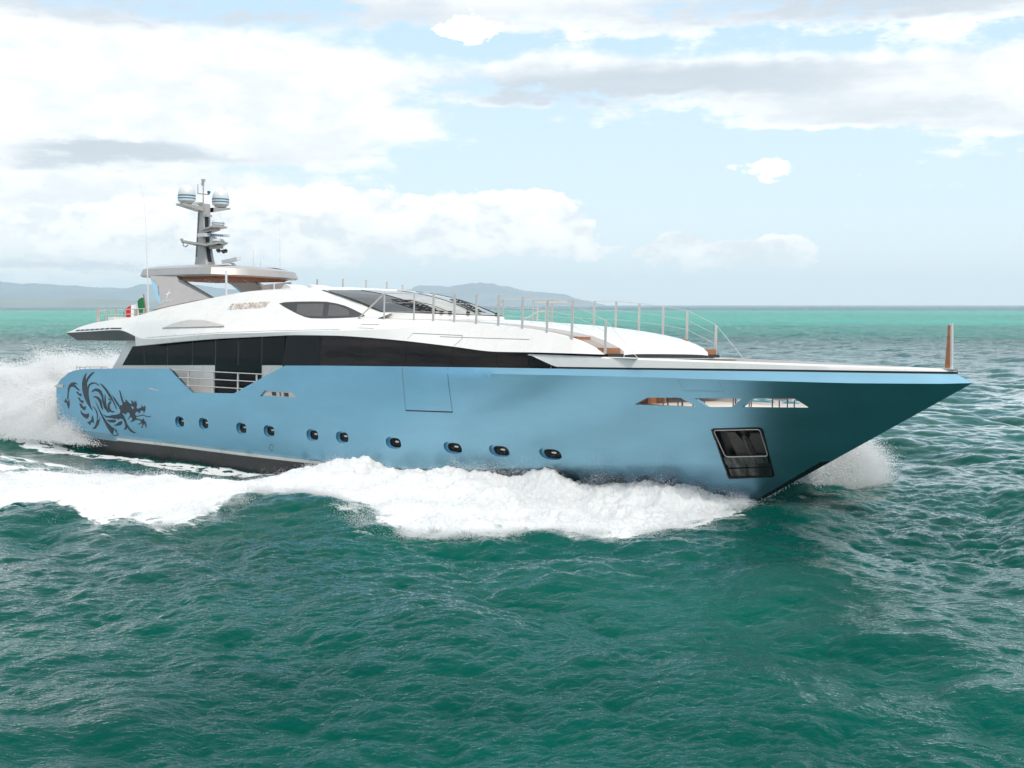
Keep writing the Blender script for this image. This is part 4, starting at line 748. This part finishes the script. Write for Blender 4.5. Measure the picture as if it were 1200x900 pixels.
# ------------------------------------------------------------------ sea surface
def ocean_tile(L, N, wind, wdir, lmin, lmax, seed, spread=2.0, small=.0):
    """random sea by inverse FFT: returns height and two horizontal displacement maps on an N x N tile of side L"""
    g = np.random.default_rng(seed); k1 = 2*np.pi*np.fft.fftfreq(N, L/N); KX, KY = np.meshgrid(k1, k1, indexing='ij'); K = np.hypot(KX, KY); K[0, 0] = 1
    c = (KX*math.cos(wdir)+KY*math.sin(wdir))/K; lw = wind*wind/9.81
    P = np.exp(-1/(K*lw)**2)/K**4*(np.abs(c)**spread*np.where(c > 0, 1, .35)+.12)
    P *= (1/(1+np.exp(-(K-2*np.pi/lmax)/(2*np.pi/lmax)*8)))*np.exp(-(K*lmin/(2*np.pi))**4); P[0, 0] = 0
    A = np.sqrt(P)*(g.normal(size=(N, N))+1j*g.normal(size=(N, N)))
    h = np.fft.ifft2(A).real; dx = np.fft.ifft2(-1j*KX/K*A).real; dy = np.fft.ifft2(-1j*KY/K*A).real; s = h.std()
    return [q/s for q in (h, dx, dy)]
def samp(t, L, x, y):
    N = t.shape[0]; u = (x/L) % 1*N; v = (y/L) % 1*N; i = np.floor(u).astype(int); j = np.floor(v).astype(int); fu = u-i; fv = v-j; i %= N; j %= N; i2 = (i+1) % N; j2 = (j+1) % N
    return t[i, j]*(1-fu)*(1-fv)+t[i2, j]*fu*(1-fv)+t[i, j2]*(1-fu)*fv+t[i2, j2]*fu*fv
def vnoise(x, y, seed):
    """tileable value noise"""
    t = np.random.default_rng(seed).random((256, 256)); u = x % 256; v = y % 256; i = np.floor(u).astype(int); j = np.floor(v).astype(int); fu = u-i; fv = v-j
    fu = fu*fu*(3-2*fu); fv = fv*fv*(3-2*fv); i %= 256; j %= 256; i2 = (i+1) % 256; j2 = (j+1) % 256
    return t[i, j]*(1-fu)*(1-fv)+t[i2, j]*fu*(1-fv)+t[i, j2]*(1-fu)*fv+t[i2, j2]*fu*fv
def fbm(x, y, seed, o=5, g=.55):
    a = 1; s = 0; n = 0
    for i in range(o): s = s+a*vnoise(x*2**i+17.3*i, y*2**i+9.1*i, seed+i); n += a; a *= g
    return s/n
W1 = R(200)
TA = ocean_tile(118, 1024, 5.0, W1, .35, 34, 3); TB = ocean_tile(73, 1024, 4.0, W1+.5, .25, 9, 4); TC_ = ocean_tile(12.7, 1024, 2.4, W1-.3, .045, 2.2, 5, 1.0)
TA = [q*.145 for q in TA]; TB = [q*.058 for q in TB]; TC_ = [q*.022 for q in TC_]
CT, ST_ = math.cos(R(42)), math.sin(R(42))
def to_local(X, Y):
    dx = X+19.61277502; dy = Y-66.95743637; return dx*CT-dy*ST_, dx*ST_+dy*CT
def to_world(lx, ly): return lx*CT+ly*ST_-19.61277502, -lx*ST_+ly*CT+66.95743637
FO = np.array([(36.9, .2), (37.35, -1.6), (37.6, -4.2), (37.1, -6.6), (35.9, -7.4), (34.6, -8.2), (33.9, -9.6), (33.1, -10.7), (32.0, -11.1), (30.8, -11.2), (29.0, -10.1), (27.4, -9.1), (25.9, -9.3), (24.2, -9.6), (24.6, -11.2), (26.2, -12.8),
               (26.3, -15.3), (24.5, -15.1), (25.7, -17.0), (23.8, -16.5), (21.3, -16.7), (15, -18), (6, -20), (-6, -23), (-25, -28), (-25, -15), (-8, -12.5), (1, -10.8), (6.4, -9.9), (10.8, -9.6), (12.1, -9.2), (12, -8.0), (13.3, -7.4), (15.1, -8.1), (16.2, -6.9), (18.3, -7.6), (18.9, -6.5),
               (18.5, -5.0), (18.9, -3.9), (20.5, -3.2), (24, -2.6), (30, -1.4), (34, -.2)])
def segdist(px, py, poly):
    d = np.full(px.shape, 1e9); n = len(poly)
    for i in range(n):
        ax, ay = poly[i]; bx_, by_ = poly[(i+1) % n]; ex, ey = bx_-ax, by_-ay; t = np.clip(((px-ax)*ex+(py-ay)*ey)/(ex*ex+ey*ey), 0, 1)
        d = np.minimum(d, np.hypot(px-ax-t*ex, py-ay-t*ey))
    return d
def smooth(x, a, b): t = np.clip((x-a)/(b-a), 0, 1); return t*t*(3-2*t)
def wl(lx): return hb(np.clip(lx, 0, 37), np.full(np.shape(lx), -.2))
def wake(X, Y):
    """height and foam of the moving hull's wake at world positions"""
    lx, ly = to_local(X, Y); h = np.zeros(X.shape); f = np.zeros(X.shape)
    near = (lx > -40) & (lx < 60) & (abs(ly) < 45)
    x, y = lx[near], ly[near]
    if not len(x): return h, f
    b = wl(x); ins = (x > -.2) & (x < 36.8)
    s = np.where(y < 0, -y-b, y-b)          # metres outboard of the waterline
    # trough along the quarter, mound of the bow wave, crest shed outboard
    H_ = -.42*np.exp(-((-y-6.3)/2.0)**2)*smooth(x, 23, 15)*smooth(x, -14, 0)
    H_ += -.30*np.exp(-(s/1.2)**2)*smooth(x, 24, 14)*smooth(x, -4, 3)
    port = np.where(y > 0, 1.0, 0.0)
    bw = smooth(x, 15, 27)*smooth(x, 38.2, 34.5); wd = 1.0+ (37-x)*.30
    H_ += .66*bw*np.exp(-((s-.20*wd)/(.66*wd+.4))**2)
    H_ += .50*np.exp(-((-y-10.2)/1.5)**2)*np.exp(-((x-26.6)/3.6)**2)
    H_ += .42*np.exp(-(((x-38.6)/1.9)**2+((y+.3)/3.2)**2))
    H_ += .25*np.exp(-((-y-14.8-(22-x)*.22)/2.2)**2)*smooth(x, 30, 22)*smooth(x, -20, 10)
    H_ += 2.3*np.exp(-((x+8.0)/5.0)**2-((y-1.5)/4.6)**2)*(.75+.6*fbm(x*.5, y*.5, 77, 4)) + 1.9*np.exp(-((x-1.5)/6.0)**2-((y-8.2)/2.2)**2)*(.7+.7*fbm(x*.5+9, y*.5, 78, 4))
    H_ += .75*np.exp(-((s-2.3)/1.3)**2)*port*smooth(x, 29, 33)*smooth(x, 38.0, 36.0)
    inside = pip(np.stack([x, y], 1), FO); d = segdist(x, y, FO); sd = np.where(inside, d, -d)
    # mirrored wake on the far side
    ins2 = pip(np.stack([x, -y], 1), FO); d2 = segdist(x, -y, FO); sd2 = np.where(ins2, d2, -d2)-.3
    sd = np.where(y > 0, sd2, sd)
    ed = fbm(x*.55, y*.55, 40, 5, .6); fi = fbm(x*2.3+5, y*2.3, 50, 5, .62)
    F = smooth(sd+(ed-.5)*2.2+(fi-.5)*1.0, -.25, .65)
    thin = smooth(x, 20, 4)                                        # aft the foam opens into lace
    F *= 1-.8*thin*smooth(.5*fi+.5*fbm(x*.7, y*.7, 57, 5, .6), .46, .60); F *= 1-.55*smooth(sd, 2.2, .2)*smooth(fi, .50, .62)
    # streaks along the hull and lace in the trough
    lace = smooth(fbm(x*.35+20, y*1.6, 60, 5, .6), .50, .60)
    F = np.maximum(F, .95*np.exp(-((s-.45-.10*(20-x)*.25)/.75)**4)*smooth(x, 22, 17)*smooth(.5*fi+.5*fbm(x*1.2, y*5.0, 83, 5, .6), .36, .50)*smooth(x, -6, 1))
    F = np.maximum(F, .85*lace*smooth(sd, -4.5, -.4)*smooth(x, 17, 6)*(y < 0))
    F = np.maximum(F, .5*smooth(fbm(x*.8, y*2.2, 66, 5, .6), .58, .66)*smooth(sd, -2.4, -.2))
    F = np.maximum(F, smooth(-x, -.5, 1.5)*np.exp(-((y-2)/7)**4)*smooth(fi, .2, .4)); F = np.maximum(F, np.exp(-((x-1.5)/7)**4-((y-8)/3.4)**4)*(s > 0))
    lump = fbm(x*.75, y*.75, 70, 6, .60)-.5; rough = smooth(sd, -.1, 1.6)
    H_ += F*rough*(lump*1.0*(.45+.75*smooth(x, 8, 26)) + .10)
    h[near] = H_; f[near] = F
    return h, f
def sea_h(X, Y, cell):
    """waves (with a fade where the mesh cannot carry them) plus wake: displaced x, y, z and foam"""
    fa = np.clip(1.6-cell/9, .0, 1); fb = np.clip(1.5-cell/1.2, .0, 1); fc = np.clip(1.35-cell/.16, 0, 1)
    hw, fo = wake(X, Y); calm = 1-.55*np.clip(fo, 0, 1)
    lx, ly = to_local(X, Y); calm = calm*(1-.6*np.exp(-((-ly-6.5)/2.6)**2)*smooth(lx, 24, 14)*smooth(lx, -14, 0))
    x = X/118; a = [samp(t, 118, X, Y)*fa for t in TA]; b = [samp(t, 73, X*.8+Y*.6, Y*.8-X*.6)*fb for t in TB]; c = [samp(t, 12.7, X*.6-Y*.8, Y*.6+X*.8)*fc for t in TC_]
    gust = .25+1.5*smooth(fbm(X*.05, Y*.05, 90, 3), .25, .75)
    z = (a[0]+b[0])*calm+c[0]*gust*calm
    dx = (a[1]+b[1]*.8-b[2]*.6+ (c[1]*.6+c[2]*.8)*gust*.7)*.95*calm; dy = (a[2]+b[1]*.6+b[2]*.8+(-c[1]*.8+c[2]*.6)*gust*.7)*.95*calm
    cap = smooth(z/(.20)-1.0, .55, 1.1)*smooth(fbm(X*.9, Y*.9, 95, 4), .55, .7)*.0
    return X+dx, Y+dy, z+hw, np.maximum(fo, cap)
def build_sea():
    rr = [4.0]
    while rr[-1] < 11200:
        d = rr[-1]; rr.append(d+max(d*d/26000 if d > 16 else .5, .018 if d > 16 else .5) if d < 420 else d*1.045)
    rr = np.array(rr); a0 = np.linspace(-R(24.5), R(24.5), 1500); side = np.linspace(R(24.5), R(335.5), 150)[1:-1]; an_ = np.concatenate([a0, side])
    RR, AA = np.meshgrid(rr, an_, indexing='ij'); X = RR*np.sin(AA); Y = RR*np.cos(AA); dr = np.gradient(rr)[:, None]*np.ones_like(AA); da = RR*np.where(AA <= R(24.5), .00057, .036)
    cell = np.maximum(dr, da)
    x, y, z, fo = sea_h(X.ravel(), Y.ravel(), cell.ravel()); nr, na = RR.shape; n = nr*na
    # centre disc under the camera
    co_ = np.zeros((n+1, 3), np.float32); co_[:n, 0] = x; co_[:n, 1] = y; co_[:n, 2] = z
    i = np.arange(nr-1)[:, None]*na; j = np.arange(na)[None]; j2 = (j+1) % na
    q = np.stack([i+j, i+na+j, i+na+j2, i+j2], -1).reshape(-1, 4)[:, ::-1]; tri = np.stack([np.full(na, n), np.arange(na), (np.arange(na)+1) % na], 1)[:, ::-1]
    me = bpy.data.meshes.new('sea'); nq, ntr = len(q), len(tri); me.vertices.add(n+1); me.vertices.foreach_set('co', co_.ravel())
    me.loops.add(nq*4+ntr*3); me.loops.foreach_set('vertex_index', np.concatenate([q.ravel(), tri.ravel()]).astype(np.int32))
    me.polygons.add(nq+ntr); ls = np.concatenate([np.arange(nq)*4, nq*4+np.arange(ntr)*3]).astype(np.int32); me.polygons.foreach_set('loop_start', ls)
    me.update(calc_edges=True); me.validate(); me.shade_smooth()
    at = me.attributes.new('foam', 'FLOAT', 'POINT'); at.data.foreach_set('value', np.append(fo, 0).astype(np.float32))
    o = bpy.data.objects.new('sea', me); COL.objects.link(o); setp(o, kind='structure'); return o
sea = build_sea()
m = bpy.data.materials.new('sea_water'); m.use_nodes = True; S.nt = nt = m.node_tree; b = nt.nodes['Principled BSDF']
t = nt.nodes.new('ShaderNodeTexCoord'); P = S(t.outputs['Object']); sx = nt.nodes.new('ShaderNodeSeparateXYZ'); nt.links.new(P.v, sx.inputs[0]); PX, PY, PZ = (S(q) for q in sx.outputs)
dist = S.m('SQRT', PX*PX+PY*PY)
wob = noise(vmul(P, (.0016, .0055, 0)), 1.0, 5, .6)
# deep green near, a bright sandbank farther out, deep blue beyond it
lg = S.m('LOGARITHM', dist, 2.718) + (wob-.5)*.8
bank = sstep(lg, 5.45, 6.35)*(1-sstep(lg, 7.25, 7.65)); deep = sstep(lg, 7.2, 7.65)
patch = noise(vmul(P, (.05, .05, 0)), 1.0, 4, .6)
base = cmix(sstep(patch, .32, .68), (.0, .046, .037), (.0, .082, .062))
base = cmix(bank*(.55+.45*sstep(wob, .35, .6)), base, (.0, .30, .215)); base = cmix(deep, base, (.002, .05, .085)); fleck = noise(vmul(P, (.22, .016, 0)), 1.0, 4, .65); base = cmix(sstep(fleck, .50, .68)*sstep(dist, 170.0, 380.0)*.45, base, (.0, .07, .065))  # far dark flecks put cloud shadow and whitecap streaks into the colour
fa = nt.nodes.new('ShaderNodeAttribute'); fa.attribute_name = 'foam'; FM = S(fa.outputs['Fac'])
fn = noise(P, 3.2, 8, .68); fn2 = noise(vmul(P, (1, 1, 1)), .55, 6, .6); fmask = sstep(FM + (fn-.5)*.75*(1.15-FM), .36, .62)
far = sstep(dist, 60.0, 260.0)
caps = sstep(noise(vmul(P, (.10, .42, .0)), 1.0, 8, .72), .70, .745)*sstep(dist, 60.0, 120.0)*(1-sstep(dist, 700.0, 1500.0))*.5
fmask2 = S.m('MAXIMUM', fmask, caps)
b1 = noise(vmul(P, (1.0, 1.5, 1)), 4.2, 5, .6, .3); b2 = noise(vmul(P, (.35, .75, 0)), 1.0, 6, .62); b3 = noise(vmul(P, (.05, .17, 0)), 1.0, 5, .6); ff = noise(P, 9.0, 6, .75)
bn = nt.nodes.new('ShaderNodeBump'); bn.inputs['Distance'].default_value = .05; bn.inputs['Strength'].default_value = 1.0
near = 1-sstep(dist, 25.0, 90.0)
hgt = b1*.70*near + noise(P, 15.0, 3, .6)*.20*near + b2*5.0*sstep(dist, 70.0, 180.0) + b3*60.0*sstep(dist, 130.0, 320.0) + ff*fmask*.5
nt.links.new(hgt.v, bn.inputs['Height'])
fr = nt.nodes.new('ShaderNodeFresnel'); fr.inputs['IOR'].default_value = 1.333; nt.links.new(bn.outputs[0], fr.inputs['Normal'])
df = nt.nodes.new('ShaderNodeBsdfDiffuse'); nt.links.new(cmix(fmask2, base, (.69, .705, .71)).v, df.inputs['Color']); nt.links.new(bn.outputs[0], df.inputs['Normal'])
gl = nt.nodes.new('ShaderNodeBsdfGlossy'); gl.inputs['Color'].default_value = (1, 1, 1, 1); nt.links.new((.035 + far*.12).v, gl.inputs['Roughness']); nt.links.new(bn.outputs[0], gl.inputs['Normal'])
refl = S.m('POWER', S(fr.outputs[0]), 1.9)*2.1*(1-fmask2*.97)*(1-far*.35)
mxs = nt.nodes.new('ShaderNodeMixShader'); nt.links.new(S.m('MINIMUM', refl, 1.0).v, mxs.inputs[0]); nt.links.new(df.outputs[0], mxs.inputs[1]); nt.links.new(gl.outputs[0], mxs.inputs[2])
nt.nodes.remove(b); nt.links.new(mxs.outputs[0], nt.nodes['Material Output'].inputs['Surface'])
sea.data.materials.append(m)

# ------------------------------------------------------------------ far hills
def hills(name, x0, x1, yd, prof, depth, colr, seed, label):
    """a ridge at distance yd: prof gives crest heights (m) along x"""
    xs = np.linspace(x0, x1, 160); px_ = np.array([p[0] for p in prof]); ph = np.array([p[1] for p in prof]); rows = []
    for k, v in enumerate(np.linspace(0, 1, 24)):
        y = yd+depth*(v-.0); env = math.sin(min(v*1.25, 1)*math.pi/2) if v < .8 else (1-v)/.2
        hgt = np.interp(xs, px_, ph)*env*(1+.30*(fbm(xs*.0055, np.full_like(xs, y*.004), seed, 6, .6)-.5)*(2.2 if v < .75 else 1.5)); rows.append([(float(x), float(y), float(h_)-2) for x, h_ in zip(xs, hgt)])
    mb = MB(); mb.grid(rows); m = mat(name+'_slope', colr, .9, 0, var=.45, vscale=.0035, var2=tuple(q*.6 for q in colr))
    o = mb.build(name, [m], None, 60, fixn=False); setp(o, kind='structure'); return o
PXM = lambda px, yd: (px-600)/1550*yd
def ridge(name, pts, yd, depth, colr, seed):
    yc = yd+depth*.8
    prof = [(PXM(px, yc), max((357-py)/1550*yc+CAM_H+2, 3)) for px, py in pts]; hills(name, prof[0][0], prof[-1][0], yd, prof, depth, colr, seed, '')
HB = (.13, .19, .24)  # slope colour paled towards blue, carrying part of the haze
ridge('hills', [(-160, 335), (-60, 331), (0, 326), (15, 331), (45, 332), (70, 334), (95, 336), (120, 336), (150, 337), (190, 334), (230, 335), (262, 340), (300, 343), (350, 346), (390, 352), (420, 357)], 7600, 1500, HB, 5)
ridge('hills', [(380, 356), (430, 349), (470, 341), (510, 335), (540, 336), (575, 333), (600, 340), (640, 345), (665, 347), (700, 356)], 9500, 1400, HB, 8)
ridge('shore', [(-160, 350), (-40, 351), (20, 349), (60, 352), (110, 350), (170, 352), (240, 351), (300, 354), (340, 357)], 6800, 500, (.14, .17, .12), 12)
# ------------------------------------------------------------------ spray
def droplets(name, P, r, label, cat=None, m=None):
    """one mesh of many small drops (octahedra) at the points P"""
    P = np.asarray(P, np.float32); n = len(P); r = np.asarray(r, np.float32)
    base = np.array([(1, 0, 0), (-1, 0, 0), (0, 1, 0), (0, -1, 0), (0, 0, 1), (0, 0, -1)], np.float32); q = RG.normal(size=(n, 4)); q /= np.linalg.norm(q, axis=1)[:, None]; a, b_, c, d = q.T
    M3 = np.stack([1-2*(c*c+d*d), 2*(b_*c-d*a), 2*(b_*d+c*a), 2*(b_*c+d*a), 1-2*(b_*b_+d*d), 2*(c*d-b_*a), 2*(b_*d-c*a), 2*(c*d+b_*a), 1-2*(b_*b_+c*c)], 1).reshape(n, 3, 3).astype(np.float32)
    v = np.einsum('nij,kj->nki', M3, base)*(r[:, None, None]*(.75+.5*RG.random((n, 6, 1)).astype(np.float32)))+P[:, None]
    F = np.array([(0, 2, 4), (2, 1, 4), (1, 3, 4), (3, 0, 4), (2, 0, 5), (1, 2, 5), (3, 1, 5), (0, 3, 5)], np.int32); f = (F[None]+6*np.arange(n, dtype=np.int32)[:, None, None]).reshape(-1)
    me = bpy.data.meshes.new(name); me.vertices.add(n*6); me.vertices.foreach_set('co', v.ravel()); me.loops.add(n*24); me.loops.foreach_set('vertex_index', f)
    me.polygons.add(n*8); me.polygons.foreach_set('loop_start', np.arange(n*8, dtype=np.int32)*3); me.update(calc_edges=True); me.shade_smooth()
    me.materials.append(m or MSP); o = bpy.data.objects.new(name, me); COL.objects.link(o); setp(o, label, cat or 'spray', kind='stuff'); return o
MSP = bpy.data.materials.new('spray_water'); MSP.use_nodes = True; nt = MSP.node_tree; nt.nodes.clear()
df = nt.nodes.new('ShaderNodeBsdfDiffuse'); df.inputs[0].default_value = (.985, .985, .985, 1); tl = nt.nodes.new('ShaderNodeBsdfTranslucent'); tl.inputs[0].default_value = (.985, .985, .985, 1)
mx = nt.nodes.new('ShaderNodeMixShader'); mx.inputs[0].default_value = .5; nt.links.new(df.outputs[0], mx.inputs[1]); nt.links.new(tl.outputs[0], mx.inputs[2]); ou = nt.nodes.new('ShaderNodeOutputMaterial'); nt.links.new(mx.outputs[0], ou.inputs[0])
MSP2 = MSP.copy(); MSP2.name = 'foam_spray'
for n_ in MSP2.node_tree.nodes:
    if n_.type.startswith('BSDF'): n_.inputs[0].default_value = (.91, .915, .92, 1)
def world3(lx, ly, z): X, Y = to_world(lx, ly); return np.stack([X, Y, z], 1)
# along the bow wave: low fizz over the foam, tall fans against the hull
n = 1100000; lx = RG.uniform(-6, 37.6, n); ly = RG.uniform(-20, 0, n); k = pip(np.stack([lx, ly], 1), FO); lx, ly = lx[k], ly[k]; X, Y = to_world(lx, ly)
hw, fo = wake(X, Y); dens = smooth(lx, -6, 24)*.9+.25; clump = fbm(lx*.8, ly*.8, 120, 4, .6); k = (fo > .45) & (RG.random(len(lx)) < dens*smooth(clump, .36, .62)*.8); lx, ly, hw, clump = lx[k], ly[k], hw[k], clump[k]
s_ = -ly-wl(lx); tall = .09+.40*np.exp(-((s_-.5)/1.3)**2)*smooth(lx, 17, 24)*smooth(lx, 37.5, 34)
z = hw+RG.exponential(1, len(lx))*tall*(.3+1.6*smooth(clump, .45, .7)); rad = RG.uniform(.004, .012, len(lx))*(1-.4*(z > hw+.35))
droplets('bow_spray', world3(lx, ly, z), rad, 'white foam and spray thrown off the yacht\'s near side by the bow wave', m=MSP2)
# loose drops along the outer lip of the foam
n = 130000; i = RG.integers(0, 24, n); t = RG.random(n); A_ = FO[i]; B_ = FO[i+1]; p = A_+(B_-A_)*t[:, None]+RG.normal(size=(n, 2))*.28; X, Y = to_world(p[:, 0], p[:, 1]); hw, fo = wake(X, Y)
k = RG.random(n) < smooth(fbm(p[:, 0]*.7, p[:, 1]*.7, 140, 4), .42, .6); p, hw = p[k], hw[k]
droplets('foam_drops', world3(p[:, 0], p[:, 1], hw+np.abs(RG.normal(size=len(p)))*.10), RG.uniform(.003, .010, len(p)), 'scattered drops along the outer edge of the white bow wave', m=MSP2)
# fan thrown off the far bow
n = 1300000; a = 37.1-np.abs(RG.normal(size=n))*3.2; t = RG.random(n)**.8*1.12; jet = fbm(a*1.6, a*0+3, 150, 4, .6); vy = 6.3+2.4*(jet-.5)+RG.normal(size=n)*.45; vz = 5.35+3.2*(jet-.5)-np.abs(RG.normal(size=n))*1.3
x = a+.9*t-.2*RG.random(n); y = wl(a)+.08+vy*t; z = .15+vz*t-4.9*t*t+RG.normal(size=n)*.06*(1+2*t)
k = (z > .02) & (a > 27); x, y, z, t = x[k], y[k], z[k], t[k]
droplets('bow_fan', world3(x, y, z), RG.uniform(.007, .017, len(x))*(1.9-1.2*t), 'white fan of spray thrown up beyond the bow stem')
# rooster tail and quarter spray astern
n = 3400000; x = RG.uniform(-22, 7, n); y = RG.uniform(-6.5, 13, n); z = RG.random(n)*4.6
top = 3.9*smooth(x, 7.5, -2.5)*np.exp(-(np.maximum(np.abs(y-3.0)-4.5, 0)/3.4)**2)*(1-.35*smooth(x, -8, -22))
cl = fbm(x*.42+y*.17, z*.55+y*.3, 170, 5, .6); lim = top*(.50+.85*cl)
behind = (x < -.15) | (y > wl(x)+.25)
k = (z < lim) & behind & (RG.random(n) < (.10+.90*smooth(lim-z, .0, 1.0))*.75)
x, y, z, q = x[k], y[k], z[k], (lim-z)[k]
droplets('stern_spray', world3(x, y, z+.05), RG.uniform(.007, .018, len(x))+.024*smooth(q, .25, 1.5), 'tall white cloud of spray rising behind the yacht\'s stern')
n = 320000; x = RG.uniform(-5.5, 5.2, n); s_ = np.abs(RG.normal(size=n))*.8+.05; y = -wl(np.clip(x, 0, 40))-s_; z = RG.random(n)*2.4
top = np.where(x < 0, 2.0-.02*x, 2.0*(1-x/5.0)**1.2)*np.exp(-(s_/1.9)**2); top = np.nan_to_num(top)
cl = fbm(x*.8, z*.9+s_*.4, 190, 5, .6); lim = top*(.45+1.0*cl); k = (z < lim) & (RG.random(n) < (.06+.7*smooth(lim-z, 0, .9))*.8); x, y, z = x[k], y[k], z[k]
droplets('quarter_spray', world3(x, y, z), RG.uniform(.006, .020, len(x)), 'drifting white spray in front of the yacht\'s stern corner')
# ------------------------------------------------------------------ air
mb = MB(); mb.box((0, 2500, 117), (22000, 19000, 246)); hz_ = mb.build('haze', [], None, None); setp(hz_, kind='stuff')
hz_.location.z = 0
m = bpy.data.materials.new('haze_air'); m.use_nodes = True; nt = m.node_tree; nt.nodes.clear(); vp = nt.nodes.new('ShaderNodeVolumePrincipled'); ou = nt.nodes.new('ShaderNodeOutputMaterial')
vp.inputs['Color'].default_value = (.86, .95, 1.0, 1); vp.inputs['Density'].default_value = .00011; vp.inputs['Anisotropy'].default_value = .2; nt.links.new(vp.outputs[0], ou.inputs['Volume']); hz_.data.materials.append(m)
